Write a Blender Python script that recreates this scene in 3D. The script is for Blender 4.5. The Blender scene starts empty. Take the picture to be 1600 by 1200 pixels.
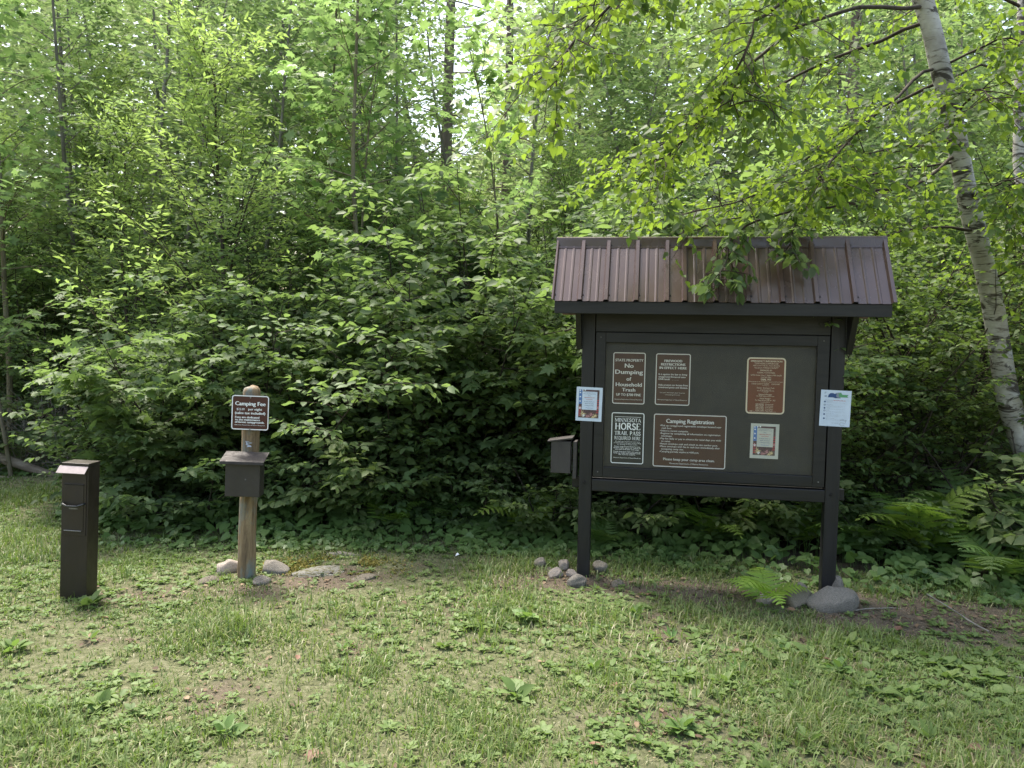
import bpy, bmesh, math, random
import numpy as np
from mathutils import Matrix, Vector

sc = bpy.context.scene
col = sc.collection
rad = math.radians
RNG = np.random.default_rng(7)

# ------------------------------------------------------------------ basics
def tag(o, label=None, cat=None, group=None, kind=None):
    if label: o['label'] = label
    if cat: o['category'] = cat
    if group: o['group'] = group
    if kind: o['kind'] = kind
    return o

def empty(name, loc, rz=0.0, label=None, cat=None, group=None, rot=None, scale=None):
    o = bpy.data.objects.new(name, None)
    o.empty_display_size = 0.1
    col.objects.link(o)
    o.location = loc
    o.rotation_euler = rot if rot else (0, 0, rz)
    if scale: o.scale = scale
    return tag(o, label, cat, group)

def link(name, me, mats, parent=None, loc=None, rot=None, scale=None):
    o = bpy.data.objects.new(name, me)
    if mats is not None:
        if not isinstance(mats, (list, tuple)): mats = [mats]
        if len(me.materials) == 0:
            for m in mats: me.materials.append(m)
    col.objects.link(o)
    if parent: o.parent = parent
    if loc is not None: o.location = loc
    if rot is not None: o.rotation_euler = rot
    if scale is not None: o.scale = scale if hasattr(scale, '__len__') else (scale,) * 3
    return o

def bevel(o, w=0.003, seg=2):
    m = o.modifiers.new('Bevel', 'BEVEL'); m.width = w; m.segments = seg
    m.limit_method = 'ANGLE'; m.angle_limit = rad(35)
    return o

class MB:
    def __init__(self): self.v = []; self.f = []; self.m = []; self.mi = 0
    def add(self, vs, fs):
        b = len(self.v); self.v += [tuple(map(float, p)) for p in vs]
        self.f += [tuple(i + b for i in f) for f in fs]; self.m += [self.mi] * len(fs)
    def box(self, x0, x1, y0, y1, z0, z1, R=None):
        vs = [(x, y, z) for z in (z0, z1) for y in (y0, y1) for x in (x0, x1)]
        if R is not None: vs = [R @ Vector(p) for p in vs]
        self.add(vs, [(0, 2, 3, 1), (4, 5, 7, 6), (0, 1, 5, 4), (2, 6, 7, 3), (0, 4, 6, 2), (1, 3, 7, 5)])
    def prism(self, poly, axis, a0, a1):
        # poly = list of 2D points; axis 'x' -> points are (y, z); axis 'y' -> (x, z)
        n = len(poly)
        mk = (lambda p, a: (a, p[0], p[1])) if axis == 'x' else ((lambda p, a: (p[0], a, p[1])) if axis == 'y' else (lambda p, a: (p[0], p[1], a)))
        vs = [mk(p, a0) for p in poly] + [mk(p, a1) for p in poly]
        self.add(vs, [tuple(range(n)), tuple(range(2 * n - 1, n - 1, -1))] + [(i, i + n, (i + 1) % n + n, (i + 1) % n) for i in range(n)])
    def tube(self, pts, radii, s=8, cap=True):
        pts = [np.array(p, float) for p in pts]; n = len(pts); vs = []
        for i, p in enumerate(pts):
            d = pts[min(i + 1, n - 1)] - pts[max(i - 1, 0)]; d /= np.linalg.norm(d) + 1e-9
            ref = np.array([0, 0, 1.]) if abs(d[2]) < .9 else np.array([1., 0, 0])
            a = np.cross(d, ref); a /= np.linalg.norm(a); b = np.cross(d, a)
            for k in range(s):
                t = 2 * math.pi * k / s
                vs.append(p + radii[i] * (math.cos(t) * a + math.sin(t) * b))
        fs = [(i * s + k, i * s + (k + 1) % s, (i + 1) * s + (k + 1) % s, (i + 1) * s + k) for i in range(n - 1) for k in range(s)]
        if cap: fs += [tuple(range(s - 1, -1, -1)), tuple(range((n - 1) * s, n * s))]
        self.add(vs, fs)
    def mesh(self, name, smooth=False):
        me = bpy.data.meshes.new(name); me.from_pydata(self.v, [], self.f)
        me.polygons.foreach_set('material_index', self.m)
        if smooth: me.polygons.foreach_set('use_smooth', [True] * len(self.f))
        bm = bmesh.new(); bm.from_mesh(me); bmesh.ops.recalc_face_normals(bm, faces=bm.faces); bm.to_mesh(me); bm.free()
        me.update(); return me
    def build(self, name, mats, parent=None, smooth=False, **k):
        return link(name, self.mesh(name, smooth), mats, parent, **k)

# ------------------------------------------------------------------ noise (numpy value noise)
def vn(x, y, f, seed=0):
    x = np.asarray(x, float) * f + 37.1 * seed; y = np.asarray(y, float) * f + 11.7 * seed
    xi = np.floor(x); yi = np.floor(y); u = x - xi; v = y - yi
    u = u * u * (3 - 2 * u); v = v * v * (3 - 2 * v)
    def h(a, b):
        s = np.sin(a * 127.1 + b * 311.7 + seed * 74.7) * 43758.5453
        return s - np.floor(s)
    return (h(xi, yi) * (1 - u) + h(xi + 1, yi) * u) * (1 - v) + (h(xi, yi + 1) * (1 - u) + h(xi + 1, yi + 1) * u) * v
def fbm(x, y, f, seed=0):
    return (vn(x, y, f, seed) + .5 * vn(x, y, f * 2.1, seed + 1) + .25 * vn(x, y, f * 4.3, seed + 2)) / 1.75

EDGE_X = [-14, -8, -4.9, -4.3, -3.5, -1.83, -0.5, 1.05, 1.93, 2.76, 3.5, 5.0, 9]
EDGE_Y = [9.8, 9.7, 9.2, 7.5, 6.35, 6.3, 6.4, 6.15, 5.75, 5.5, 5.3, 5.1, 5.0]
def edge(x): return np.interp(x, EDGE_X, EDGE_Y)
def sstep(a, b, t):
    t = np.clip((t - a) / (b - a), 0, 1); return t * t * (3 - 2 * t)
def blob(x, y, cx, cy, rx, ry): return np.exp(-(((x - cx) / rx) ** 2 + ((y - cy) / ry) ** 2))
def bare(x, y):
    """0 = thick grass, 1 = bare soil with leaf litter"""
    x = np.asarray(x, float); y = np.asarray(y, float)
    n = fbm(x, y, 1.1, 3); n2 = fbm(x, y, 3.5, 8)
    b = sstep(.54, .78, .5 * n + .5 * n2) * .6
    for cx, cy, rx, ry, s in [(1.35, 5.25, .65, .30, .9), (2.6, 4.8, .7, .35, .85), (3.2, 4.9, 1., .3, .7), (1.0, 4.45, .7, .25, .35), (-1.25, 5.45, .55, .33, .75),
                              (-1.9, 5.1, .5, .25, .6), (-2.5, 4.85, .35, .25, .55), (.45, 5.45, .4, .25, .8), (-3.0, 3.75, .35, .12, .45), (1.9, 3.2, .9, .25, .35),(0.7,3.4,.5,.25,.4)]:
        b = b + s * blob(x, y, cx, cy, rx, ry) * (.6 + .8 * n2)
    b = b + sstep(.15, .6, y - edge(x))
    return np.clip(b, 0, 1)
def hgt(x, y):
    x = np.asarray(x, float); y = np.asarray(y, float)
    return .035 * (fbm(x, y, .9, 5) - .5) + .02 * (vn(x, y, 4, 6) - .5) + .25 * sstep(9, 16, y) * fbm(x, y, .3, 2)

# ------------------------------------------------------------------ materials
def nm(name):
    m = bpy.data.materials.new(name); m.use_nodes = True; nt = m.node_tree
    b = nt.nodes['Principled BSDF']
    return m, nt, b
def N(nt, t, **k):
    n = nt.nodes.new(t)
    for a, v in k.items():
        if a in n.inputs.keys(): n.inputs[a].default_value = v
        else: setattr(n, a, v)
    return n
def c4(c): return (c[0], c[1], c[2], 1)
def ramp(nt, fac, stops):
    r = nt.nodes.new('ShaderNodeValToRGB')
    while len(r.color_ramp.elements) < len(stops): r.color_ramp.elements.new(.5)
    for e, (p, c) in zip(r.color_ramp.elements, stops): e.position = p; e.color = c4(c)
    nt.links.new(fac, r.inputs['Fac']); return r
def mixc(nt, fac, a, b, mode='MIX'):
    m = nt.nodes.new('ShaderNodeMix'); m.data_type = 'RGBA'; m.blend_type = mode
    for s, v in ((m.inputs[0], fac), (m.inputs[6], a), (m.inputs[7], b)):
        if isinstance(v, (int, float)): s.default_value = v
        elif isinstance(v, tuple): s.default_value = c4(v)
        else: nt.links.new(v, s)
    return m.outputs[2]
def noise(nt, scale, detail=4, rough=.6, vec=None, dist=0.0):
    n = nt.nodes.new('ShaderNodeTexNoise'); n.inputs['Scale'].default_value = scale; n.inputs['Detail'].default_value = detail
    n.inputs['Roughness'].default_value = rough; n.inputs['Distortion'].default_value = dist
    if vec is not None: nt.links.new(vec, n.inputs['Vector'])
    return n.outputs['Fac']
def coord(nt, which='Object', scale=None):
    t = nt.nodes.new('ShaderNodeTexCoord').outputs[which]
    if scale:
        mp = nt.nodes.new('ShaderNodeMapping'); mp.inputs['Scale'].default_value = scale
        nt.links.new(t, mp.inputs['Vector']); t = mp.outputs['Vector']
    return t
def bump(nt, b, h, strength=.3, dist=.01):
    n = nt.nodes.new('ShaderNodeBump'); n.inputs['Strength'].default_value = strength; n.inputs['Distance'].default_value = dist
    nt.links.new(h, n.inputs['Height']); nt.links.new(n.outputs['Normal'], b.inputs['Normal'])

def mat_paint(name, c, rough=.5, var=.35, scale=6, stretch=(1, 1, 1), spec=.5, wear=None, bmp=.12, metallic=0):
    m, nt, b = nm(name); v = coord(nt, 'Object', stretch)
    f = noise(nt, scale, 6, .65, v)
    lo = tuple(x * (1 - var) for x in c); hi = tuple(min(1, x * (1 + var)) for x in c)
    r = ramp(nt, f, [(.3, lo), (.7, hi)]); out = r.outputs[0]
    if wear:
        w = noise(nt, scale * 7, 5, .7, v)
        wr = ramp(nt, w, [(.66, (0, 0, 0)), (.74, (1, 1, 1))])
        out = mixc(nt, wr.outputs[0], out, wear)
    nt.links.new(out, b.inputs['Base Color'])
    rr = ramp(nt, noise(nt, scale * 3, 3, .6, v), [(.3, (rough * .8,) * 3), (.7, (min(1, rough * 1.25),) * 3)])
    nt.links.new(rr.outputs[0], b.inputs['Roughness'])
    b.inputs['Specular IOR Level'].default_value = spec; b.inputs['Metallic'].default_value = metallic
    if bmp: bump(nt, b, noise(nt, scale * 5, 5, .6, v), bmp, .004)
    return m

def mat_flat(name, c, rough=.55, var=.06, spec=.4):
    return mat_paint(name, c, rough, var, 20, spec=spec, bmp=0)

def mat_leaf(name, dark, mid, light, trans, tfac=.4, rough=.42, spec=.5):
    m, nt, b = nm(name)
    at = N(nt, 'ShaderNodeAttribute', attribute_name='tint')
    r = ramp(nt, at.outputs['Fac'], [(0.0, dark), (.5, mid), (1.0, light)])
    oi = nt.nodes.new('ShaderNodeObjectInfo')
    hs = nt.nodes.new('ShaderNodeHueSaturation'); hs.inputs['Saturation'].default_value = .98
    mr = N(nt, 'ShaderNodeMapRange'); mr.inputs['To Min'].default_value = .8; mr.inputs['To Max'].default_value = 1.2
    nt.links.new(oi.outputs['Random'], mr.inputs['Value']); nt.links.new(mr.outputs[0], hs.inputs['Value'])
    h1 = N(nt, 'ShaderNodeMath', operation='MULTIPLY'); h1.inputs[1].default_value = 17.31; nt.links.new(oi.outputs['Random'], h1.inputs[0])
    h2 = N(nt, 'ShaderNodeMath', operation='FRACT'); nt.links.new(h1.outputs[0], h2.inputs[0])
    h3 = N(nt, 'ShaderNodeMapRange'); h3.inputs['To Min'].default_value = .478; h3.inputs['To Max'].default_value = .512
    nt.links.new(h2.outputs[0], h3.inputs['Value']); nt.links.new(h3.outputs[0], hs.inputs['Hue'])
    nt.links.new(r.outputs[0], hs.inputs['Color'])
    nt.links.new(hs.outputs[0], b.inputs['Base Color'])
    b.inputs['Roughness'].default_value = rough; b.inputs['Specular IOR Level'].default_value = spec
    tr = nt.nodes.new('ShaderNodeBsdfTranslucent')
    tc = mixc(nt, .8, hs.outputs[0], trans)
    nt.links.new(tc, tr.inputs['Color'])
    mx = nt.nodes.new('ShaderNodeMixShader'); mx.inputs[0].default_value = tfac
    nt.links.new(b.outputs[0], mx.inputs[1]); nt.links.new(tr.outputs[0], mx.inputs[2])
    nt.links.new(mx.outputs[0], nt.nodes['Material Output'].inputs['Surface'])
    return m

def mat_bark(name, a, b_, scale=9, stretch=(1, 1, .25)):
    m, nt, b = nm(name); v = coord(nt, 'Object', stretch)
    f = noise(nt, scale, 8, .7, v, .4)
    r = ramp(nt, f, [(.32, a), (.68, b_)]); nt.links.new(r.outputs[0], b.inputs['Base Color'])
    b.inputs['Roughness'].default_value = .9; b.inputs['Specular IOR Level'].default_value = .2
    bump(nt, b, noise(nt, scale * 2.5, 6, .7, v, .3), .7, .02)
    return m

def mat_birch():
    m, nt, b = nm('birch_bark')
    v = coord(nt, 'Object', (1, 1, 1))
    base = ramp(nt, noise(nt, 5, 6, .6, v), [(.3, (.26, .235, .215)), (.7, (.55, .535, .515))]).outputs[0]
    vs = coord(nt, 'Object', (5, 5, 30))
    lent = ramp(nt, noise(nt, 1.6, 4, .6, vs, .5), [(.55, (0, 0, 0)), (.66, (1, 1, 1))]).outputs[0]
    c = mixc(nt, lent, base, (.10, .08, .07))
    vs2 = coord(nt, 'Object', (3, 3, 7))
    sc_ = ramp(nt, noise(nt, 1.2, 5, .65, vs2, .8), [(.52, (0, 0, 0)), (.58, (1, 1, 1))]).outputs[0]
    c = mixc(nt, sc_, c, (.05, .04, .035))
    nt.links.new(c, b.inputs['Base Color']); b.inputs['Roughness'].default_value = .7
    bump(nt, b, noise(nt, 3, 6, .6, vs), .5, .01)
    return m

def mat_wood_post():
    m, nt, b = nm('weathered_log')
    v = coord(nt, 'Object', (14, 14, 1.6))
    f = noise(nt, 2.2, 8, .7, v, .6)
    c = ramp(nt, f, [(.28, (.055, .038, .024)), (.5, (.22, .15, .082)), (.72, (.35, .265, .155))]).outputs[0]
    v2 = coord(nt, 'Object', (5, 5, 2.5))
    g = ramp(nt, noise(nt, 1.7, 4, .6, v2), [(.50, (0, 0, 0)), (.66, (1, 1, 1))]).outputs[0]
    c = mixc(nt, g, c, (.17, .21, .20))
    k = ramp(nt, noise(nt, 3.5, 3, .5, v2), [(.70, (0, 0, 0)), (.76, (1, 1, 1))]).outputs[0]
    c = mixc(nt, k, c, (.05, .035, .025))
    nt.links.new(c, b.inputs['Base Color']); b.inputs['Roughness'].default_value = .85
    bump(nt, b, f, .8, .01)
    return m

def mat_stone(name, a, b_, moss=None):
    m, nt, b = nm(name); v = coord(nt, 'Object')
    f = noise(nt, 14, 8, .75, v)
    c = ramp(nt, f, [(.3, a), (.7, b_)]).outputs[0]
    sp = ramp(nt, noise(nt, 120, 2, .5, v), [(.64, (0, 0, 0)), (.66, (1, 1, 1))]).outputs[0]
    c = mixc(nt, sp, c, tuple(x * .45 for x in a))
    sp2 = ramp(nt, noise(nt, 75, 2, .5, v), [(.64, (0, 0, 0)), (.70, (1, 1, 1))]).outputs[0]
    c = mixc(nt, sp2, c, tuple(min(1, x * 1.5) for x in b_))
    if moss:
        g = ramp(nt, noise(nt, 6, 6, .7, v), [(.48, (0, 0, 0)), (.58, (1, 1, 1))]).outputs[0]
        c = mixc(nt, g, c, moss)
    nt.links.new(c, b.inputs['Base Color']); b.inputs['Roughness'].default_value = .88
    bump(nt, b, noise(nt, 25, 8, .75, v), .9, .02)
    return m

def mat_ground():
    m, nt, b = nm('lawn_soil')
    v = coord(nt, 'Object')
    at = N(nt, 'ShaderNodeAttribute', attribute_name='bare')
    atf = N(nt, 'ShaderNodeAttribute', attribute_name='forest')
    n1 = noise(nt, 22, 8, .7, v); n2 = noise(nt, 90, 5, .7, v); n3 = noise(nt, 5, 6, .65, v)
    thatch = ramp(nt, n1, [(.28, (.055, .062, .030)), (.5, (.13, .137, .070)), (.72, (.24, .23, .15))]).outputs[0]
    soil = ramp(nt, n2, [(.3, (.042, .033, .024)), (.5, (.115, .094, .068)), (.72, (.25, .215, .16))]).outputs[0]
    soil = mixc(nt, ramp(nt, n3, [(.4, (0, 0, 0)), (.65, (.7, .7, .7))]).outputs[0], soil, (.16, .125, .092))
    add = N(nt, 'ShaderNodeMath', operation='ADD'); nt.links.new(at.outputs['Fac'], add.inputs[0])
    sub = N(nt, 'ShaderNodeMath', operation='MULTIPLY_ADD'); sub.inputs[1].default_value = .9; sub.inputs[2].default_value = -.45
    nt.links.new(n1, sub.inputs[0]); nt.links.new(sub.outputs[0], add.inputs[1])
    f = ramp(nt, add.outputs[0], [(.25, (0, 0, 0)), (.6, (1, 1, 1))]).outputs[0]
    c = mixc(nt, f, thatch, soil)
    duff = ramp(nt, n2, [(.3, (.018, .012, .008)), (.55, (.05, .034, .022)), (.75, (.11, .075, .045))]).outputs[0]
    c = mixc(nt, atf.outputs['Fac'], c, duff)
    nt.links.new(c, b.inputs['Base Color']); b.inputs['Roughness'].default_value = .95; b.inputs['Specular IOR Level'].default_value = .15
    bump(nt, b, n2, .9, .02)
    return m

M = {}
M['kiosk'] = mat_paint('dark_brown_stained_timber', (.0112, .0102, .0110), .5, .5, 3, (9, 9, .7), .45, wear=(.040, .036, .035))
M['kiosk_x'] = mat_paint('dark_brown_stained_rail', (.0112, .0102, .0110), .48, .5, 3, (.7, 9, 9), .45, wear=(.040, .036, .035))
M['roof'] = mat_paint('brown_painted_sheet_metal', (.088, .055, .047), .24, .13, 3, (1, 1, .25), .8, bmp=.02, metallic=.12)
M['soffit'] = mat_paint('lit_reddish_wood', (.14, .075, .05), .8, .3, 8)  # reddish brown of the rear fascia, lightened as if daylight fell on it
M['board'] = mat_paint('dark_olive_board', (.0175, .018, .020), .5, .2, 3, bmp=.02)
M['bolt'] = mat_paint('dark_bolt_metal', (.02, .018, .018), .5, .3, 30, metallic=.5)
M['sign'] = mat_flat('brown_sign_enamel', (.066, .030, .024), .4)
M['sign2'] = mat_flat('russet_sign_enamel', (.155, .048, .026), .45)
M['sign3'] = mat_flat('dark_grey_sign_enamel', (.020, .0215, .022), .45)
M['feesign'] = mat_flat('maroon_sign_enamel', (.070, .022, .018), .35)
M['white'] = mat_flat('white_sign_ink', (.66, .65, .63), .5)
M['cream'] = mat_flat('cream_sign_ink', (.66, .57, .43), .5)
M['palewhite'] = mat_flat('bright_white_sign_ink', (.84, .85, .86), .45)
M['paper'] = mat_flat('laminated_paper', (.56, .64, .78), .2, spec=.6)
M['papercream'] = mat_flat('cream_paper', (.52, .52, .46), .35)
M['navy'] = mat_flat('navy_ink', (.03, .07, .19), .5)
M['blueink'] = mat_flat('blue_ink', (.10, .19, .42), .5)
M['redink'] = mat_flat('red_ink', (.42, .05, .06), .5)
M['pink'] = mat_flat('pink_ink', (.55, .27, .27), .5)
M['night'] = mat_paint('dusky_print', (.085, .045, .05), .5, .8, 60, bmp=0)
M['gold'] = mat_flat('golden_ink', (.75, .60, .33), .5)
M['greenink'] = mat_flat('green_ink', (.11, .32, .15), .5)
M['greyink'] = mat_flat('grey_ink', (.22, .25, .31), .5)
M['steel'] = mat_paint('dark_brown_painted_steel', (.022, .0155, .0125), .42, .35, 7, (1, 1, .6), .5, wear=(.09, .075, .065))
M['steel_side'] = M['steel']
M['hood'] = mat_paint('sunlit_brown_steel', (.27, .225, .22), .35, .25, 12, spec=.6)  # pale hood colour stands in for sun falling from above
M['handle'] = mat_paint('black_metal_handle', (.02, .02, .02), .3, .3, 20, spec=.7)
M['scuff'] = mat_paint('scuffed_metal', (.16, .15, .14), .5, .5, 60)
M['box'] = mat_paint('dark_brown_drop_box', (.034, .028, .026), .45, .22, 8, spec=.5, wear=(.1, .085, .075))
M['boxlid'] = mat_paint('dark_brown_box_lid', (.030, .024, .022), .7, .3, 14, spec=.5)  # dark brown for the box lids, a little darker than the drop box
M['boxwood'] = mat_paint('grey_brown_wood_box', (.042, .036, .034), .6, .25, 8, (1, 1, .4))
M['log'] = mat_wood_post()
M['granite'] = mat_stone('grey_granite', (.145, .130, .108), (.34, .31, .265))
M['pinkstone'] = mat_stone('pinkish_cobble', (.30, .25, .21), (.48, .42, .365))
M['tanstone'] = mat_stone('tan_boulder', (.16, .135, .10), (.30, .26, .20))
M['mossrock'] = mat_stone('mossy_flat_rock', (.17, .165, .14), (.33, .32, .28), moss=(.11, .10, .03))
M['ground'] = mat_ground()
M['bark_dark'] = mat_bark('dark_bark', (.025, .020, .016), (.085, .07, .055))
M['bark_grey'] = mat_bark('grey_bark', (.11, .10, .085), (.30, .28, .24))
M['bark_sap'] = mat_bark('sapling_bark', (.10, .085, .055), (.24, .21, .14))
M['bark_pine'] = mat_bark('pine_bark', (.10, .08, .07), (.28, .22, .20), 5)
M['birch'] = mat_birch()
M['deadwood'] = mat_bark('dead_wood', (.10, .075, .055), (.34, .28, .22), 7, (.3, 1, 1))
M['hazel'] = mat_leaf('hazel_leaf', (.064, .100, .042), (.110, .170, .066), (.17, .24, .10), (.24, .37, .085), .46, .55, .35)
M['hazel_light'] = mat_leaf('pale_shrub_leaf', (.072, .112, .046), (.12, .178, .07), (.18, .25, .10), (.25, .38, .09), .46, .55, .35)
M['hazel_dark'] = mat_leaf('shaded_shrub_leaf', (.048, .080, .026), (.085, .135, .040), (.14, .20, .060), (.20, .31, .05), .42, .55, .35)  # leaf colour darkened to carry the shade right of the notice board
M['lightleaf'] = mat_leaf('young_leaf', (.12, .19, .055), (.185, .28, .085), (.26, .36, .13), (.39, .56, .13), .52, .5, .4)
M['maple'] = mat_leaf('maple_leaf', (.095, .16, .055), (.15, .24, .085), (.225, .33, .13), (.35, .54, .16), .52, .45, .5)
M['birchleaf'] = mat_leaf('birch_leaf', (.038, .075, .018), (.078, .14, .03), (.135, .20, .05), (.31, .46, .045), .50, .52, .3)
M['woodleaf'] = mat_leaf('hazed_woodland_leaf', (.085, .135, .055), (.14, .21, .09), (.215, .29, .145), (.36, .52, .17), .52, .5, .4)  # leaf colours paled so the haze sits in the material
M['needle'] = mat_leaf('pine_needle', (.06, .09, .05), (.10, .14, .08), (.16, .2, .12), (.2, .28, .12), .3, .5, .4)
M['farleaf'] = mat_leaf('hazed_far_wood_leaf', (.14, .19, .09), (.20, .26, .13), (.27, .33, .19), (.44, .56, .24), .55, .6, .3)  # haze of the far wood painted as pale, greyed leaf colour
M['cover'] = mat_leaf('broad_cover_leaf', (.062, .115, .036), (.108, .195, .056), (.165, .26, .08), (.21, .38, .06), .36, .45, .45)
M['weed'] = mat_leaf('lawn_weed_leaf', (.075, .14, .035), (.12, .195, .055), (.18, .26, .085), (.22, .36, .06), .35, .55, .3)
M['fern'] = mat_leaf('fern_frond', (.055, .115, .03), (.10, .18, .045), (.16, .25, .065), (.22, .38, .05), .38, .5, .4)
M['fernbright'] = mat_leaf('sunlit_fern_frond', (.10, .19, .03), (.16, .27, .045), (.23, .35, .07), (.30, .48, .05), .42, .5, .4)  # lit copy of the fern colour, for ferns that should look sunlit
M['grass'] = mat_leaf('grass_blade', (.076, .130, .032), (.142, .215, .058), (.245, .23, .13), (.19, .30, .045), .32, .5, .4)
M['litter'] = mat_leaf('dry_leaf_litter', (.045, .028, .018), (.12, .075, .045), (.27, .19, .12), (.16, .09, .04), .12, .7, .3)
M['deadleaf'] = mat_leaf('curled_brown_leaf', (.08, .05, .03), (.16, .10, .06), (.25, .17, .11), (.18, .11, .05), .12, .6, .3)
M['brush'] = mat_leaf('dry_brush', (.06, .045, .03), (.12, .10, .06), (.20, .18, .11), (.12, .1, .05), .1, .8, .2)

def mat_glass():
    m, nt, b = nm('clear_acrylic')
    nt.nodes.remove(b)
    tr = N(nt, 'ShaderNodeBsdfTransparent'); tr.inputs['Color'].default_value = (.97, .97, .97, 1)
    gl = N(nt, 'ShaderNodeBsdfGlossy'); gl.inputs['Roughness'].default_value = .10
    df = N(nt, 'ShaderNodeBsdfDiffuse'); df.inputs['Color'].default_value = (.34, .34, .31, 1)
    v = coord(nt, 'Object', (3, 1, 3))
    sm = ramp(nt, noise(nt, 2.0, 5, .6, v, .6), [(.50, (.002, .002, .002)), (.75, (.045, .045, .045))]).outputs[0]  # pale diffuse smears painted on the pane in place of blurred reflections
    m1 = nt.nodes.new('ShaderNodeMixShader'); nt.links.new(sm, m1.inputs[0]); nt.links.new(tr.outputs[0], m1.inputs[1]); nt.links.new(df.outputs[0], m1.inputs[2])
    lw = N(nt, 'ShaderNodeLayerWeight'); lw.inputs['Blend'].default_value = .5
    pw = N(nt, 'ShaderNodeMath', operation='POWER'); pw.inputs[1].default_value = 5.0; nt.links.new(lw.outputs['Facing'], pw.inputs[0])
    fr = N(nt, 'ShaderNodeMath', operation='MULTIPLY_ADD'); fr.inputs[1].default_value = .8; fr.inputs[2].default_value = .028; nt.links.new(pw.outputs[0], fr.inputs[0])
    m2 = nt.nodes.new('ShaderNodeMixShader'); nt.links.new(fr.outputs[0], m2.inputs[0]); nt.links.new(m1.outputs[0], m2.inputs[1]); nt.links.new(gl.outputs[0], m2.inputs[2])
    nt.links.new(m2.outputs[0], nt.nodes['Material Output'].inputs['Surface'])
    return m
M['glass'] = mat_glass()

# ------------------------------------------------------------------ leaf meshes
def T(vs, fs): return np.array(vs, float), np.array(fs, int)
TEMPL = {
 'ovate': T([(0, 0, 0), (.28, .27, .05), (.28, -.27, .05), (.33, 0, -.015), (.66, .24, .03), (.66, -.24, .03), (.68, 0, -.03), (1, 0, -.12)],
            [(0, 3, 1), (0, 2, 3), (3, 6, 4), (3, 4, 1), (3, 2, 5), (3, 5, 6), (6, 7, 4), (6, 5, 7)]),
 'birch': T([(0, 0, 0), (.25, .33, .04), (.25, -.33, .04), (.5, .25, .03), (.5, -.25, .03), (.4, 0, -.02), (1, 0, -.06)],
            [(0, 5, 1), (0, 2, 5), (1, 5, 3), (2, 4, 5), (5, 6, 3), (5, 4, 6)]),
 'narrow': T([(0, 0, 0), (.4, .16, .03), (.4, -.16, .03), (.45, 0, -.01), (1, 0, -.08)], [(0, 3, 1), (0, 2, 3), (3, 4, 1), (3, 2, 4)]),
 'simple': T([(0, 0, 0), (.45, .30, .06), (.45, -.30, .06), (1, 0, -.08)], [(0, 3, 1), (0, 2, 3)]),
 'heart': T([(0, 0, 0), (-.12, .24, .03), (-.12, -.24, .03), (.18, .42, .05), (.18, -.42, .05), (.55, .33, .03), (.55, -.33, .03), (.4, 0, -.03), (1, 0, -.1)],
            [(0, 7, 1), (0, 2, 7), (1, 7, 3), (2, 4, 7), (3, 7, 5), (4, 6, 7), (5, 7, 8), (6, 8, 7)]),
 'maple': T([(0, 0, 0), (.36, 0, -.02), (-.05, .26, .02), (.10, .20, .03), (.22, .56, -.04), (.36, .30, .03), (.62, .50, -.05), (.60, .20, .02), (1, 0, -.1),
             (-.05, -.26, .02), (.10, -.20, .03), (.22, -.56, -.04), (.36, -.30, .03), (.62, -.50, -.05), (.60, -.20, .02)],
            [(0, 1, 2), (2, 1, 3), (3, 1, 4), (4, 1, 5), (5, 1, 6), (6, 1, 7), (7, 1, 8), (0, 9, 1), (9, 10, 1), (10, 11, 1), (11, 12, 1), (12, 13, 1), (13, 14, 1), (14, 8, 1)]),
 'needle': T([(0, -.012, 0), (0, .012, 0), (1, 0, -.05)], [(0, 2, 1)]),
}
def raw_mesh(name, V, F, tint=None, smooth=False):
    me = bpy.data.meshes.new(name)
    V = np.ascontiguousarray(V, np.float32); F = np.ascontiguousarray(F, np.int32)
    me.vertices.add(len(V)); me.vertices.foreach_set('co', V.ravel())
    me.loops.add(F.size); me.loops.foreach_set('vertex_index', F.ravel())
    me.polygons.add(len(F)); me.polygons.foreach_set('loop_start', np.arange(0, F.size, F.shape[1], dtype=np.int32))
    if smooth: me.polygons.foreach_set('use_smooth', np.ones(len(F), bool))
    if tint is not None:
        a = me.attributes.new('tint', 'FLOAT', 'POINT'); a.data.foreach_set('value', np.ascontiguousarray(tint, np.float32))
    me.update(calc_edges=True); return me
def nrm(a): return a / (np.linalg.norm(a, axis=-1, keepdims=True) + 1e-9)
def leaf_arrays(P, A, Nn, S, tint, tm):
    v, f = TEMPL[tm]
    A = nrm(A); B = nrm(np.cross(Nn, A)); Nn = np.cross(A, B)
    V = P[:, None] + S[:, None, None] * (v[None, :, 0, None] * A[:, None] + v[None, :, 1, None] * B[:, None] + v[None, :, 2, None] * Nn[:, None])
    F = f[None] + (np.arange(len(P)) * len(v))[:, None, None]
    return V.reshape(-1, 3), F.reshape(-1, 3), np.repeat(tint, len(v))
def leaf_mesh(name, P, A, Nn, S, tint, tm): return raw_mesh(name, *leaf_arrays(P, A, Nn, S, tint, tm))

UP = np.array([0, 0, 1.])
def unit(v): return v / (math.sqrt(v[0] ** 2 + v[1] ** 2 + v[2] ** 2) + 1e-9)
def cross(a, b): return np.array([a[1] * b[2] - a[2] * b[1], a[2] * b[0] - a[0] * b[2], a[0] * b[1] - a[1] * b[0]])

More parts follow.
